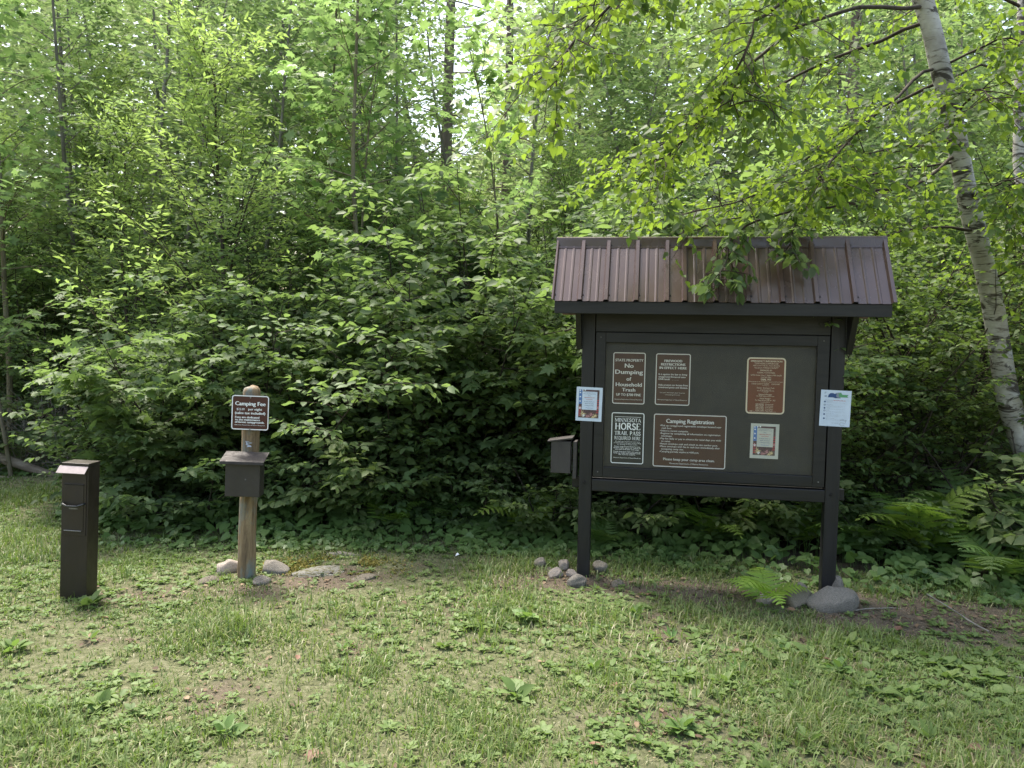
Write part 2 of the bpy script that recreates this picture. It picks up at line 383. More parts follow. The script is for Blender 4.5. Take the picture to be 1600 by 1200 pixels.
class Plant:
    def __init__(self, seed):
        self.R = np.random.default_rng(seed); self.tubes = []; self.lp = []; self.la = []; self.ln = []; self.ls = []; self.lt = []
    def line(self, p, d, L, n, wob=.12, trop=0.0):
        pts = [np.array(p, float)]; d = unit(np.array(d, float)); W = self.R.normal(0, wob, (n, 3))
        for i in range(n):
            d = d + W[i]; d[2] += trop; d = unit(d); pts.append(pts[-1] + d * (L / n))
        return pts
    def tube(self, pts, r0, r1, s): self.tubes.append((np.array(pts), np.linspace(r0, r1, len(pts)), s))
    @staticmethod
    def at(pts, t):
        x = t * (len(pts) - 1); i = min(int(x), len(pts) - 2); u = x - i
        return pts[i] * (1 - u) + pts[i + 1] * u, unit(pts[i + 1] - pts[i])
    def leaf(self, p, a, n, s, t): self.lp.append(p); self.la.append(a); self.ln.append(n); self.ls.append(s); self.lt.append(t)
    def twig(self, p, d, L, n, size, droop=.25, up=1.0, r=.003, trop=-.03, tone=.5, stick=True, spread=.85, jit=.3):
        R = self.R; pts = self.line(p, d, L, 3, .10, trop)
        if stick: self.tube(pts, r, r * .45, 3)
        rn = R.random((n + 1, 3)); g = R.normal(0, 1, (n + 1, 6))
        for i in range(n + 1):
            q, dd = self.at(pts, min(1, (i + .6) / n)); side = cross(dd, UP)
            side = unit(side) if abs(dd[2]) < .97 else np.array([1., 0, 0])
            sg = 1 if i % 2 else -1
            if i == n: a = dd + .15 * g[i, :3]
            else: a = dd * .5 + side * sg * spread + jit * .6 * g[i, :3]
            a = unit(a); a[2] -= droop * (.3 + rn[i, 0])
            nn = UP * up + jit * 1.4 * g[i, 3:]
            self.leaf(q, a, nn, size * (.65 + .6 * rn[i, 1]), tone + .22 * g[i, 0])
    def wood(self, name):
        V = []; F = []; b = 0
        for pts, rr, s in self.tubes:
            n = len(pts); D = np.empty_like(pts); D[1:-1] = pts[2:] - pts[:-2]; D[0] = pts[1] - pts[0]; D[-1] = pts[-1] - pts[-2]
            D = nrm(D); ref = np.where(np.abs(D[:, 2:3]) < .9, UP[None], np.array([[1., 0, 0]]))
            if (np.abs(D[:, 2]) >= .9).any() and (np.abs(D[:, 2]) < .9).any(): ref = np.tile(np.array([[.8, .6, 0.]]), (n, 1))
            A = nrm(np.cross(D, ref)); B = np.cross(D, A)
            t = np.arange(s) * 2 * np.pi / s
            ring = pts[:, None] + rr[:, None, None] * (np.cos(t)[None, :, None] * A[:, None] + np.sin(t)[None, :, None] * B[:, None])
            V.append(ring.reshape(-1, 3))
            i, k = np.meshgrid(np.arange(n - 1), np.arange(s), indexing='ij'); k2 = (k + 1) % s
            F.append(np.stack([i * s + k, i * s + k2, (i + 1) * s + k2, (i + 1) * s + k], -1).reshape(-1, 4) + b); b += n * s
        return raw_mesh(name, np.concatenate(V), np.concatenate(F), smooth=True)
    def leaves(self, name, tm):
        return leaf_mesh(name, np.array(self.lp), np.array(self.la), np.array(self.ln), np.array(self.ls), np.clip(np.array(self.lt), 0, 1), tm)

def azi(a, e): return np.array([math.cos(a) * math.cos(e), math.sin(a) * math.cos(e), math.sin(e)])

def shrub(seed, H=2.3, nst=8, lean=.55, n1=9, L1=.7, n2=6, L2=.28, nl=5, size=.075, tm='ovate', up=1.0, r0=.014, f0=.18):
    p = Plant(seed); R = p.R; top = H
    for s in range(nst):
        a = 2 * math.pi * (s + R.random() * .7) / nst
        e = rad(90) - lean * (.25 + R.random())
        base = np.array([.16 * math.cos(a) * R.random(), .16 * math.sin(a) * R.random(), -.05])
        Ls = H * (.75 + .4 * R.random()); st = p.line(base, azi(a, e), Ls, 7, .09, -.01 if s % 2 else .02)
        p.tube(st, r0 * (.7 + .6 * R.random()), .004, 5)
        for i in range(n1):
            t = f0 + (1 - f0) * (i + R.random() * .8) / n1
            q, d = p.at(st, min(t, 1)); b = R.random() * 6.28
            out = unit(azi(a + R.normal(0, .9), .15 + .35 * R.random()) * .9 + d * .4) if R.random() < .7 else azi(b, .2)
            l = L1 * (.6 + .6 * R.random()) * (1.1 - .5 * t); br = p.line(q, out, l, 4, .10, -.035)
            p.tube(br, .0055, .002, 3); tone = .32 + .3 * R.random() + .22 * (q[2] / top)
            sd = unit(cross(br[-1] - br[0], UP))
            for k in range(n2):
                tt = .22 + .78 * (k + .5) / n2; qq, dd = p.at(br, tt); sg = 1 if k % 2 else -1
                p.twig(qq, dd * .6 + sd * sg * .8 + R.normal(0, .15, 3), L2 * (.6 + .7 * R.random()) * (1.1 - .4 * tt), nl, size, .28, up, .0024, -.04, tone)
            p.twig(br[-1], br[-1] - br[-2], L2 * .8, nl, size, .28, up, .0024, -.04, tone + .08)
    return p

def tree(seed, H=9, r0=.09, f0=.2, n1=34, L1=1.7, n2=8, L2=.5, nl=8, size=.1, e0=.35, lean=(0, 0), trop=-.02, cone=.5, droop=.25, up=1.0, wob=.035, jit=.3):
    p = Plant(seed); R = p.R
    st = p.line((0, 0, -.1), (lean[0], lean[1], 1), H, 12, wob, .03); p.tube(st, r0, r0 * .2, 8)
    for i in range(n1):
        t = f0 + (1 - f0) * (i + R.random()) / n1; q, d = p.at(st, min(t, 1)); a = i * 2.4 + R.normal(0, .4)
        prof = (1 - cone * (t - f0) / (1 - f0)) * (.6 + .4 * math.sin(math.pi * min(1, (t - f0) / (1 - f0) + .25)))
        l = L1 * prof * (.65 + .6 * R.random()); br = p.line(q, azi(a, e0 + .5 * t + R.normal(0, .15)), l, 5, .10, trop)
        rb = max(.006, r0 * .26 * prof); p.tube(br, rb, .003, 4); tone = .25 + .5 * R.random(); sd = unit(cross(br[-1] - br[0], UP))
        for k in range(n2):
            tt = .2 + .8 * (k + .5) / n2; qq, dd = p.at(br, tt); sg = 1 if k % 2 else -1
            p.twig(qq, dd * .6 + sd * sg * (.5 + .5 * R.random()) + R.normal(0, .25, 3), L2 * (.6 + .7 * R.random()), nl, size, droop, up, .003, -.03, tone, stick=(k % 2 == 0), jit=jit)
    return p

def pine(seed, H=14, r0=.15, f0=.22, n1=34, dense=1):
    p = Plant(seed); R = p.R
    st = p.line((0, 0, -.1), (.01, 0, 1), H, 12, .012, .03); p.tube(st, r0, r0 * .35, 10)
    for i in range(n1):
        t = f0 + (1 - f0) * (i + R.random()) / n1; q, d = p.at(st, min(t, 1)); a = i * 2.4 + R.normal(0, .4)
        l = (.7 + 1.3 * R.random()) * (1.15 - .5 * t); br = p.line(q, azi(a, R.normal(-.05, .22)), l, 5, .14, .02); p.tube(br, .016, .004, 4)
        for k in range(5):
            qq, dd = p.at(br, .3 + .7 * k / 5); tw = p.line(qq, dd + R.normal(0, .6, 3), .35 + .3 * R.random(), 3, .15, .02); p.tube(tw, .005, .002, 3)
            if R.random() < (.25 + .9 * t) * dense:
                tone = .3 + .4 * R.random()
                for j in range(7):
                    c, d2 = p.at(tw, (j + .5) / 7)
                    for _ in range(9):
                        p.leaf(c, unit(d2 * .5 + R.normal(0, .6, 3)), R.normal(0, 1, 3), .09 + .04 * R.random(), tone + R.normal(0, .15))
    return p

def keep_off_roof(p, base):
    Ki = KM.inverted()
    def under(q):
        v = Ki @ Vector(q + base); d = abs(v.y - .08)
        return -.26 < v.x < 2.02 and d < .30 and v.z < 2.47 - 1.54 * d
    k = [not (under(q) or under(q + .8 * sz_ * unit(a_))) for q, a_, sz_ in zip(p.lp, p.la, p.ls)]
    for nme in ('lp', 'la', 'ln', 'ls', 'lt'): setattr(p, nme, [v for v, b in zip(getattr(p, nme), k) if b])
    p.tubes = [t for t in p.tubes if not any(under(q) for q in t[0][1:])] or p.tubes[:1]
    return p
def limbs(seed, polylines, r0, twigs, L1, n2, L2, nl, size, droop=.7, tm='birch', tdown=-.10, tone=.5, f0=.25, up=.7, jit=.5):
    """hand placed limbs: list of polylines (points), with drooping side branches"""
    p = Plant(seed); R = p.R
    for j, pl in enumerate(polylines):
        pts = [np.array(q, float) for q in pl]
        # subdivide smoothly
        fine = []
        for i in range(len(pts) - 1):
            a = pts[max(i - 1, 0)]; b = pts[i]; c = pts[i + 1]; d = pts[min(i + 2, len(pts) - 1)]
            for u in np.linspace(0, 1, 5)[:-1]:
                fine.append(.5 * ((2 * b) + (c - a) * u + (2 * a - 5 * b + 4 * c - d) * u * u + (3 * b - a - 3 * c + d) * u ** 3) + R.normal(0, .008, 3))
        fine.append(pts[-1]); rr = r0[j] if hasattr(r0, '__len__') else r0
        p.tube(fine, rr, .004, 6); nt_ = twigs[j] if hasattr(twigs, '__len__') else twigs
        for i in range(nt_):
            t = f0 + (1 - f0) * (i + R.random() * .9) / nt_; q, d = p.at(fine, min(t, 1)); sd = unit(cross(d, UP)); sg = 1 if i % 2 else -1
            o = unit(d * .6 + sd * sg * (.4 + .6 * R.random()) + R.normal(0, .3, 3) + np.array([0, 0, .1]))
            br = p.line(q, o, L1 * (.5 + .8 * R.random()), 5, .12, tdown); p.tube(br, .005, .0018, 3); tn = tone + R.normal(0, .16); sd2 = unit(cross(br[-1] - br[0], UP) + 1e-6)
            for k in range(n2):
                tt = .15 + .85 * (k + .5) / n2; qq, dd = p.at(br, tt); s2 = 1 if k % 2 else -1
                p.twig(qq, dd * .6 + sd2 * s2 * .6 + R.normal(0, .3, 3), L2 * (.5 + .8 * R.random()), nl, size, droop, up, .0018, tdown, tn, jit=jit)
    return p

# ------------------------------------------------------------------ camera, world, sun
H_EYE = 1.70; PITCH = rad(-3.1); ROLL = rad(1.1)
cam = bpy.data.cameras.new('Camera'); camo = bpy.data.objects.new('Camera', cam); col.objects.link(camo)
cam.sensor_fit = 'HORIZONTAL'; cam.sensor_width = 36; cam.lens = 27; cam.clip_start = .05; cam.clip_end = 2000
fw = Vector((0, math.cos(PITCH), math.sin(PITCH))); u0 = Vector((0, -math.sin(PITCH), math.cos(PITCH))); r0_ = Vector((1, 0, 0))
rr_ = r0_ * math.cos(ROLL) + u0 * math.sin(ROLL); uu_ = -r0_ * math.sin(ROLL) + u0 * math.cos(ROLL)
camo.matrix_world = Matrix(((rr_.x, uu_.x, -fw.x, 0), (rr_.y, uu_.y, -fw.y, 0), (rr_.z, uu_.z, -fw.z, H_EYE), (0, 0, 0, 1)))
sc.camera = camo

SUN_EL = rad(66); SUN_AZ = rad(-38)      # azimuth measured from +Y (into the wood) towards +X
w = bpy.data.worlds.new('World'); sc.world = w; w.use_nodes = True; wn = w.node_tree
sky = wn.nodes.new('ShaderNodeTexSky'); sky.sky_type = 'NISHITA'; sky.sun_disc = False
sky.sun_elevation = SUN_EL; sky.sun_rotation = SUN_AZ; sky.air_density = 1.6; sky.dust_density = 7.5; sky.ozone_density = 1.0; sky.altitude = 300
bg = wn.nodes['Background']; bg.inputs['Strength'].default_value = .15
wn.links.new(sky.outputs[0], bg.inputs['Color'])
sun = bpy.data.lights.new('Sun', 'SUN'); sun.energy = 2.75; sun.angle = rad(11.0); sun.color = (1, .955, .88)
suno = bpy.data.objects.new('Sun', sun); col.objects.link(suno); suno.location = (0, 0, 20)
sd_ = Vector((math.sin(SUN_AZ) * math.cos(SUN_EL), math.cos(SUN_AZ) * math.cos(SUN_EL), math.sin(SUN_EL)))
suno.rotation_euler = sd_.to_track_quat('Z', 'Y').to_euler()

# ------------------------------------------------------------------ ground
xs = np.concatenate([[-400, -150, -60, -30, -18, -13], np.arange(-9, 9.01, .07), [13, 18, 30, 60, 150, 400]])
ys = np.concatenate([[-400, -150, -60, -20, -6, -1], np.arange(1.5, 11, .07), np.arange(11, 30, 1.5), [40, 70, 150, 400, 900]])
X, Y = np.meshgrid(xs, ys, indexing='xy'); nx, ny = len(xs), len(ys)
Z = hgt(X, Y) * sstep(60, 20, np.abs(X)) * sstep(90, 30, np.abs(Y))
i, j = np.meshgrid(np.arange(nx - 1), np.arange(ny - 1)); b0 = (j * nx + i).ravel()
me = raw_mesh('ground', np.stack([X, Y, Z], -1).reshape(-1, 3), np.stack([b0, b0 + 1, b0 + nx + 1, b0 + nx], -1), smooth=True)
a = me.attributes.new('bare', 'FLOAT', 'POINT'); a.data.foreach_set('value', bare(X, Y).ravel().astype(np.float32))
fo = sstep(.4, 1.2, Y - edge(X) + .5 * (fbm(X, Y, 2, 4) - .5)); a = me.attributes.new('forest', 'FLOAT', 'POINT'); a.data.foreach_set('value', fo.ravel().astype(np.float32))
tag(link('ground', me, M['ground']), kind='structure')

# grass
def scatter(n, x0, x1, y0, y1, rng):
    # more samples close to the camera
    y = y0 * (y1 / y0) ** rng.random(n); x = x0 + (x1 - x0) * rng.random(n)
    k = np.abs(x) < .74 * y + .7; return x[k], y[k]
rg = np.random.default_rng(11)
gx, gy = scatter(520000, -8.2, 6.6, 2.3, 9.6, rg)
dens = (1 - .93 * bare(gx, gy)) * (.22 + .95 * sstep(.3, .7, fbm(gx, gy, 2.2, 21))) * sstep(.6, .0, gy - edge(gx))
k = rg.random(len(gx)) < dens; gx, gy = gx[k], gy[k]; n = len(gx)
L = (.034 + .068 * rg.random(n) ** 2) * (.6 + .9 * sstep(.35, .7, fbm(gx, gy, 1.4, 31)))
tuft = sstep(.66, .8, vn(gx, gy, 3.1, 44)); L *= .85 * (1 + .5 * tuft)
az = rg.random(n) * 6.283; tilt = .3 + .8 * rg.random(n)
dry = rg.random(n) < (.14 + .30 * bare(gx, gy) + .25 * sstep(.5, .7, fbm(gx, gy, 1.7, 91))); tilt[dry] = 1.1 + .4 * rg.random(dry.sum())
dx, dy = np.cos(az), np.sin(az); wd = .0012 + .0014 * rg.random(n) + .0003 * gy
P0 = np.stack([gx, gy, hgt(gx, gy) - .004], -1)
D = np.stack([dx * np.sin(tilt * .5), dy * np.sin(tilt * .5), np.cos(tilt * .5)], -1); D2 = np.stack([dx * np.sin(tilt * 1.35), dy * np.sin(tilt * 1.35), np.cos(tilt * 1.35)], -1)
S = np.stack([-dy, dx, 0 * dx], -1) * wd[:, None]; mid = P0 + D * (L * .5)[:, None]; tip = mid + D2 * (L * .55)[:, None]
V = np.stack([P0 - S, P0 + S, mid + S * .8, mid - S * .8, tip], 1).reshape(-1, 3)
b0 = np.arange(n) * 5; F = np.concatenate([np.stack([b0, b0 + 1, b0 + 2], -1), np.stack([b0, b0 + 2, b0 + 3], -1), np.stack([b0 + 3, b0 + 2, b0 + 4], -1)])
ti = np.clip(.34 + .18 * rg.normal(0, 1, n) + .5 * (fbm(gx, gy, .8, 51) - .5), 0, .66); ti[dry] = .75 + .25 * rg.random(dry.sum())
tag(link('grass', raw_mesh('grass', V, F, np.repeat(ti, 5)), M['grass']), 'short patchy lawn grass growing over the clearing in front of the shrubs', 'grass', kind='stuff')

# low weeds in the lawn
def rosettes(x, y, nl, size, rng, lift=.35, tm='ovate'):
    P = []; A = []; Nn = []; S = []; Tt = []
    for px, py, s, m in zip(x, y, size, nl):
        z = float(hgt(px, py)); a0 = rng.random() * 6.28; tone = .3 + .4 * rng.random()
        for q in range(m):
            a = a0 + q * 2.4; e = lift * (.3 + 1.2 * rng.random())
            d = azi(a, e); P.append((px + d[0] * s * .15, py + d[1] * s * .15, z + .004 + .3 * s * rng.random())); A.append(d)
            Nn.append(UP + rng.normal(0, .25, 3)); S.append(s * (.6 + .6 * rng.random())); Tt.append(tone + rng.normal(0, .15))
    return np.array(P), np.array(A), np.array(Nn), np.array(S), np.clip(np.array(Tt), 0, 1), tm
rw = np.random.default_rng(12)
wx, wy = scatter(23000, -8, 6.4, 2.4, 9.2, rw)
wd_ = (.18 + .9 * sstep(.45, .65, fbm(wx, wy, 1.3, 61)) + .9 * blob(wx, wy, 1.7, 3.8, 1.3, .7) + .7 * blob(wx, wy, -.1, 4.7, 1.0, .5) + .6 * blob(wx, wy, -3.6, 6.8, 2.0, 1.5)) * (1 - .55 * bare(wx, wy)) * sstep(.35, -.1, wy - edge(wx))
k = rw.random(len(wx)) < wd_; wx, wy = wx[k], wy[k]
big = sstep(.2, .9, blob(wx, wy, 1.7, 3.9, 1.5, .8) + .5 * blob(wx, wy, -.1, 4.6, 1, .5))
sz = (.018 + .030 * rw.random(len(wx)) ** 1.5) * (1 + .7 * big * rw.random(len(wx)))
tag(link('weeds', leaf_mesh('weeds', *rosettes(wx, wy, rw.integers(4, 9, len(wx)), sz, rw)), M['weed']), 'small broad-leaved weeds scattered through the short lawn', 'weeds', kind='stuff')

# dry leaf litter
rl_ = np.random.default_rng(13); lx, ly = scatter(70000, -8, 6.6, 2.5, 11, rl_)
k = rl_.random(len(lx)) < (.03 + .75 * bare(lx, ly) ** 1.3) * np.where(ly > edge(lx) + .2, .5, 1); lx, ly = lx[k], ly[k]; n = len(lx)
az = rl_.random(n) * 6.28
tag(link('leaf_litter', leaf_mesh('leaf_litter', np.stack([lx, ly, hgt(lx, ly) + .006 + .008 * rl_.random(n)], -1), np.stack([np.cos(az), np.sin(az), rl_.normal(0, .22, n)], -1),
    UP + rl_.normal(0, .3, (n, 3)), .010 + .038 * rl_.random(n) ** 2.5, np.clip(rl_.normal(.5, .3, n), 0, 1), 'ovate'), M['litter']), 'brown dry leaf litter on bare soil under and around the notice board', 'leaf litter', kind='stuff')

M['moss'] = mat_leaf('yellow_moss', (.08, .08, .018), (.17, .16, .035), (.25, .22, .06), (.16, .17, .03), .15, .8, .1)
rm = np.random.default_rng(15); n = 45000; mx_ = rm.uniform(-2.1, -.7, n); my_ = rm.uniform(5.3, 6.2, n)
k = rm.random(n) < 1.3 * (blob(mx_, my_, -1.25, 5.72, .28, .14) + blob(mx_, my_, -1.62, 5.62, .16, .10) + .6 * blob(mx_, my_, -1.05, 5.6, .16, .1)) * sstep(.35, .6, fbm(mx_, my_, 6, 95)); mx_, my_ = mx_[k], my_[k]; n = len(mx_)
tag(link('moss', leaf_mesh('moss', np.stack([mx_, my_, hgt(mx_, my_) + .004 + .012 * rm.random(n)], -1), rm.normal(0, 1, (n, 3)) * np.array([1, 1, .5]), UP + rm.normal(0, .6, (n, 3)), .012 + .014 * rm.random(n), np.clip(rm.normal(.5, .25, n), 0, 1), 'simple'), M['moss']),
    'yellow-green moss on the ground around the flat rocks', 'moss', kind='stuff')

# broad-leaved ground cover along the foot of the shrubs
rc = np.random.default_rng(14); n = 16000
cx = -8.5 + 15.5 * rc.random(n); u = rc.random(n); cy = edge(cx) - .30 + 2.3 * u ** 1.1
k = (rc.random(n) < .25 + .85 * sstep(.32, .58, fbm(cx, cy, 1.6, 71))) & (np.abs(cx) < .74 * cy + .8); cx, cy, u = cx[k], cy[k], u[k]; n = len(cx)
ch = (.035 + .24 * np.clip((cy - edge(cx) + .1) / 1.2, 0, 1) * (.35 + .9 * rc.random(n))) * (.6 + .8 * fbm(cx, cy, 2, 72))
az = rc.random(n) * 6.28; A = np.stack([np.cos(az) * .8, np.sin(az) * .8 - .35, -.25 + rc.normal(0, .2, n)], -1)
P = np.stack([cx, cy, hgt(cx, cy) + ch], -1); Nn = UP + rc.normal(0, .22, (n, 3)) + np.array([0, -.35, 0])
S = (.05 + .07 * rc.random(n)) * (.55 + .5 * np.clip((cy - edge(cx) + .3) / .6, 0, 1)); tt = np.clip(.5 + rc.normal(0, .2, n), 0, 1)
V, F, TT = leaf_arrays(P, A, Nn, S, tt, 'heart')
st0 = np.stack([cx - .02 * np.cos(az), cy, hgt(cx, cy) - .01], -1); ww = np.array([.0015, 0, 0])
V2 = np.stack([st0 - ww, st0 + ww, P + ww, P - ww], 1).reshape(-1, 3); b0 = np.arange(n) * 4 + len(V)
F2 = np.concatenate([np.stack([b0, b0 + 1, b0 + 2], -1), np.stack([b0, b0 + 2, b0 + 3], -1)])
tag(link('ground_cover', raw_mesh('ground_cover', np.concatenate([V, V2]), np.concatenate([F, F2]), np.concatenate([TT, np.repeat(tt, 4)])), M['cover']),
    'broad heart-shaped leaves carpeting the shady foot of the shrubs', 'ground cover', kind='stuff')

# ------------------------------------------------------------------ lettering
_txt = {}
def text_mesh(s, bold=0.0):
    """flat mesh of a string in the built-in font, cap height 1, left at x=0, baseline z=0, facing -Y; returns (verts, faces, width)"""
    k_ = s
    if k_ in _txt: return _txt[k_]
    cu = bpy.data.curves.new('t', 'FONT'); cu.body = s; cu.size = 1; cu.resolution_u = 2; cu.fill_mode = 'FRONT'
    o = bpy.data.objects.new('t', cu); col.objects.link(o)
    dg = bpy.context.evaluated_depsgraph_get(); me = bpy.data.meshes.new_from_object(o.evaluated_get(dg))
    v = np.zeros(len(me.vertices) * 3); me.vertices.foreach_get('co', v); v = v.reshape(-1, 3) / .70
    f = [tuple(p.vertices) for p in me.polygons]
    bpy.data.objects.remove(o); bpy.data.meshes.remove(me); bpy.data.curves.remove(cu)
    x0 = v[:, 0].min() if len(v) else 0; wdt = (v[:, 0].max() - x0) if len(v) else 1
    v[:, 0] -= x0
    _txt[k_] = (v, f, wdt); return _txt[k_]
def put_text(mb, s, x, z, cap, y, width=None, align='c', bold=.02):
    v, f, wdt = text_mesh(s, bold)
    sx = (width / wdt) if width else cap
    W = wdt * sx; x0 = x - W / 2 if align == 'c' else (x - W if align == 'r' else x)
    k_ = [0.0] if bold < .015 else ([-bold, bold] if bold < .035 else [-bold, 0.0, bold])
    for q_, d_ in enumerate(k_): mb.add([(x0 + p[0] * sx + d_ * cap * 1.1, y - .00003 * q_, z + p[1] * cap) for p in v], f)
# serif capitals drawn as strokes: (polyline, thick?) on a 1 x 1 cell
def _arc(cx, cy, rx, ry, a0, a1, n=10): return [(cx + rx * math.cos(rad(a0 + (a1 - a0) * t / n)), cy + ry * math.sin(rad(a0 + (a1 - a0) * t / n))) for t in range(n + 1)]
SERIF = {'I': (.34, [([(.17, 0), (.17, 1)], 1)], [(.17, 0), (.17, 1)]),
 'M': (1.0, [([(.14, 0), (.14, 1)], 0), ([(.14, 1), (.5, .08)], 1), ([(.5, .08), (.86, 1)], 0), ([(.86, 0), (.86, 1)], 1)], [(.14, 0), (.86, 0), (.1, 1), (.9, 1)]),
 'N': (.82, [([(.14, 0), (.14, 1)], 0), ([(.14, 1), (.68, 0)], 1), ([(.68, 0), (.68, 1)], 0)], [(.14, 0), (.12, 1), (.68, 1)]),
 'E': (.68, [([(.16, 0), (.16, 1)], 1), ([(.1, .97), (.58, .97), (.58, .8)], 0), ([(.16, .52), (.45, .52)], 0), ([(.1, .03), (.6, .03), (.6, .22)], 0)], []),
 'S': (.6, [([(.5, .78)] + _arc(.3, .74, .19, .23, 20, 250, 10) + _arc(.3, .26, .21, .24, 70, -160, 10)[1:] + [(.09, .24)], 1)], []),
 'O': (.86, [(_arc(.43, .5, .34, .48, 0, 360, 20), 1)], []),
 'Q': (.86, [(_arc(.43, .5, .34, .48, 0, 360, 20), 1), ([(.5, .05), (.82, -.18)], 1)], []),
 'T': (.72, [([(.36, 0), (.36, 1)], 1), ([(.06, .8), (.06, .97), (.66, .97), (.66, .8)], 0)], [(.36, 0)]),
 'A': (.82, [([(.1, 0), (.4, 1)], 0), ([(.4, 1), (.72, 0)], 1), ([(.2, .34), (.6, .34)], 0)], [(.1, 0), (.72, 0)]),
 'H': (.86, [([(.17, 0), (.17, 1)], 1), ([(.69, 0), (.69, 1)], 1), ([(.17, .52), (.69, .52)], 0)], [(.17, 0), (.17, 1), (.69, 0), (.69, 1)]),
 'R': (.8, [([(.17, 0), (.17, 1)], 1), ([(.17, .97)] + _arc(.36, .74, .22, .23, 90, -90, 8) + [(.17, .51)], 1), ([(.36, .5), (.72, .02)], 1)], [(.17, 0), (.13, 1), (.72, 0)]),
 'P': (.7, [([(.17, 0), (.17, 1)], 1), ([(.17, .97)] + _arc(.36, .72, .22, .25, 90, -90, 8) + [(.17, .47)], 1)], [(.17, 0), (.13, 1)]),
 'L': (.64, [([(.16, 0), (.16, 1)], 1), ([(.1, .03), (.58, .03), (.58, .24)], 0)], [(.16, 1)]),
 'U': (.84, [([(.16, 1), (.16, .35)] + _arc(.42, .32, .26, .3, 180, 360, 10) + [(.68, .35), (.68, 1)], 1)], [(.16, 1), (.68, 1)]),
 'D': (.84, [([(.17, 0), (.17, 1)], 1), ([(.17, .97)] + _arc(.36, .5, .36, .47, 90, -90, 10) + [(.17, .03)], 1)], [(.12, 0), (.12, 1)]), ' ': (.4, [], [])}
def put_serif(mb, s, xc, z, cap, y, width, th=.13, thin=.06):
    tot = sum(SERIF[c][0] for c in s); sx = width / tot; x = xc - width / 2; q = 0
    for c in s:
        wd, strokes, ser = SERIF[c]
        for pl, thick in strokes:
            t = (th if thick else thin) / 2
            for a_, b_ in zip(pl[:-1], pl[1:]):
                d = (b_[0] - a_[0], b_[1] - a_[1]); l = math.hypot(*d) + 1e-9; nx_, nz_ = -d[1] / l * t, d[0] / l * t; q += 1; yy = y - .000004 * (q % 23)
                mb.add([(x + (p[0] + s1 * nx_) * sx, yy, z + (p[1] + s1 * nz_) * cap) for p, s1 in ((a_, -1), (b_, -1), (b_, 1), (a_, 1))], [(0, 1, 2, 3)])
        for sxp, szp in ser:
            q += 1; yy = y - .0001 - .000004 * (q % 23); zz = 0.0 if szp == 0 else .95
            mb.add([(x + (sxp + a_) * sx, yy, z + (zz + b_) * cap) for a_, b_ in ((-.13, 0), (.13, 0), (.13, .05), (-.13, .05))], [(0, 1, 2, 3)])
        x += wd * sx
def rrect(w_, h_, r, n=6):
    pts = []
    for cx_, cz_, a0 in ((w_ / 2 - r, h_ / 2 - r, 0), (-w_ / 2 + r, h_ / 2 - r, 90), (-w_ / 2 + r, -h_ / 2 + r, 180), (w_ / 2 - r, -h_ / 2 + r, 270)):
        pts += [(cx_ + r * math.cos(rad(a0 + 90 * t / n)), cz_ + r * math.sin(rad(a0 + 90 * t / n))) for t in range(n + 1)]
    return pts
def sign_plate(root, w_, h_, plate, ink, r=.018, bw=.006, inset=.003, th=.003):
    b = MB(); b.prism(rrect(w_, h_, r), 'y', -th, 0); b.build('plate', plate, root)
    o = rrect(w_ - 2 * inset, h_ - 2 * inset, r - inset); i_ = rrect(w_ - 2 * inset - 2 * bw, h_ - 2 * inset - 2 * bw, max(.002, r - inset - bw)); n_ = len(o); b = MB()
    b.add([(p[0], -th - .0008, p[1]) for p in o + i_], [(k_, (k_ + 1) % n_, (k_ + 1) % n_ + n_, k_ + n_) for k_ in range(n_)])
    b.build('border', ink, root)
    for zz_ in (h_ / 2 - .014, -h_ / 2 + .014):
        b = MB(); b.tube([(0, -th - .0025, zz_), (0, -th + .0005, zz_)], [.0028, .0032], 6); b.build('screw', M['bolt'], root)
def lines(mb, w_, h_, L, y):
    for t in L:
        s, base, cap, wf = t[:4]; al = t[4] if len(t) > 4 else 'c'; bd = t[5] if len(t) > 5 else .025
        x = 0 if al == 'c' else (t[6] - .5) * w_
        put_text(mb, s, x, h_ / 2 - base * h_, cap * h_, y, wf * w_ if wf else None, al, bd)
DEPT = 'Minnesota Department of Natural Resources'

# ------------------------------------------------------------------ notice kiosk
KL = Vector((.5342, 5.5005, 0)); KR = rad(-9.6); KM = Matrix.Translation(KL) @ Matrix.Rotation(KR, 4, 'Z')
kiosk = empty('notice_kiosk', KL, KR, 'large dark brown roofed notice board on two posts', 'notice board')
for x0, x1 in ((-.038, .053), (1.652, 1.745)):
    b = MB(); b.box(x0, x1, 0, .09, -.3, 1.99); o = bevel(b.build('post', M['kiosk'], kiosk), .006)
    xm = (x0 + x1) / 2
    b = MB(); b.tube([(xm - .005, -.009, .70), (xm - .005, .001, .70)], [.011, .011], 10); b.tube([(xm - .005, -.014, .70), (xm - .005, -.008, .70)], [.006, .006], 6); b.build('bolt', M['bolt'], o)
# header beam, back rail, lower rail
b = MB(); b.box(.055, 1.65, .012, .075, 1.7875, 1.985); bevel(b.build('header_beam', M['kiosk_x'], kiosk), .005)
b = MB(); b.box(-.095, 1.80, .0925, .13, .645, .725); bevel(b.build('rear_rail', M['kiosk_x'], kiosk), .004)
b = MB(); b.box(-.06, 1.78, .0925, .13, 1.80, 1.87); bevel(b.build('rear_beam', M['kiosk_x'], kiosk), .004)
b = MB(); b.box(.055, 1.65, -.004, .075, .642, .728); bevel(b.build('lower_rail', M['kiosk_x'], kiosk), .005)
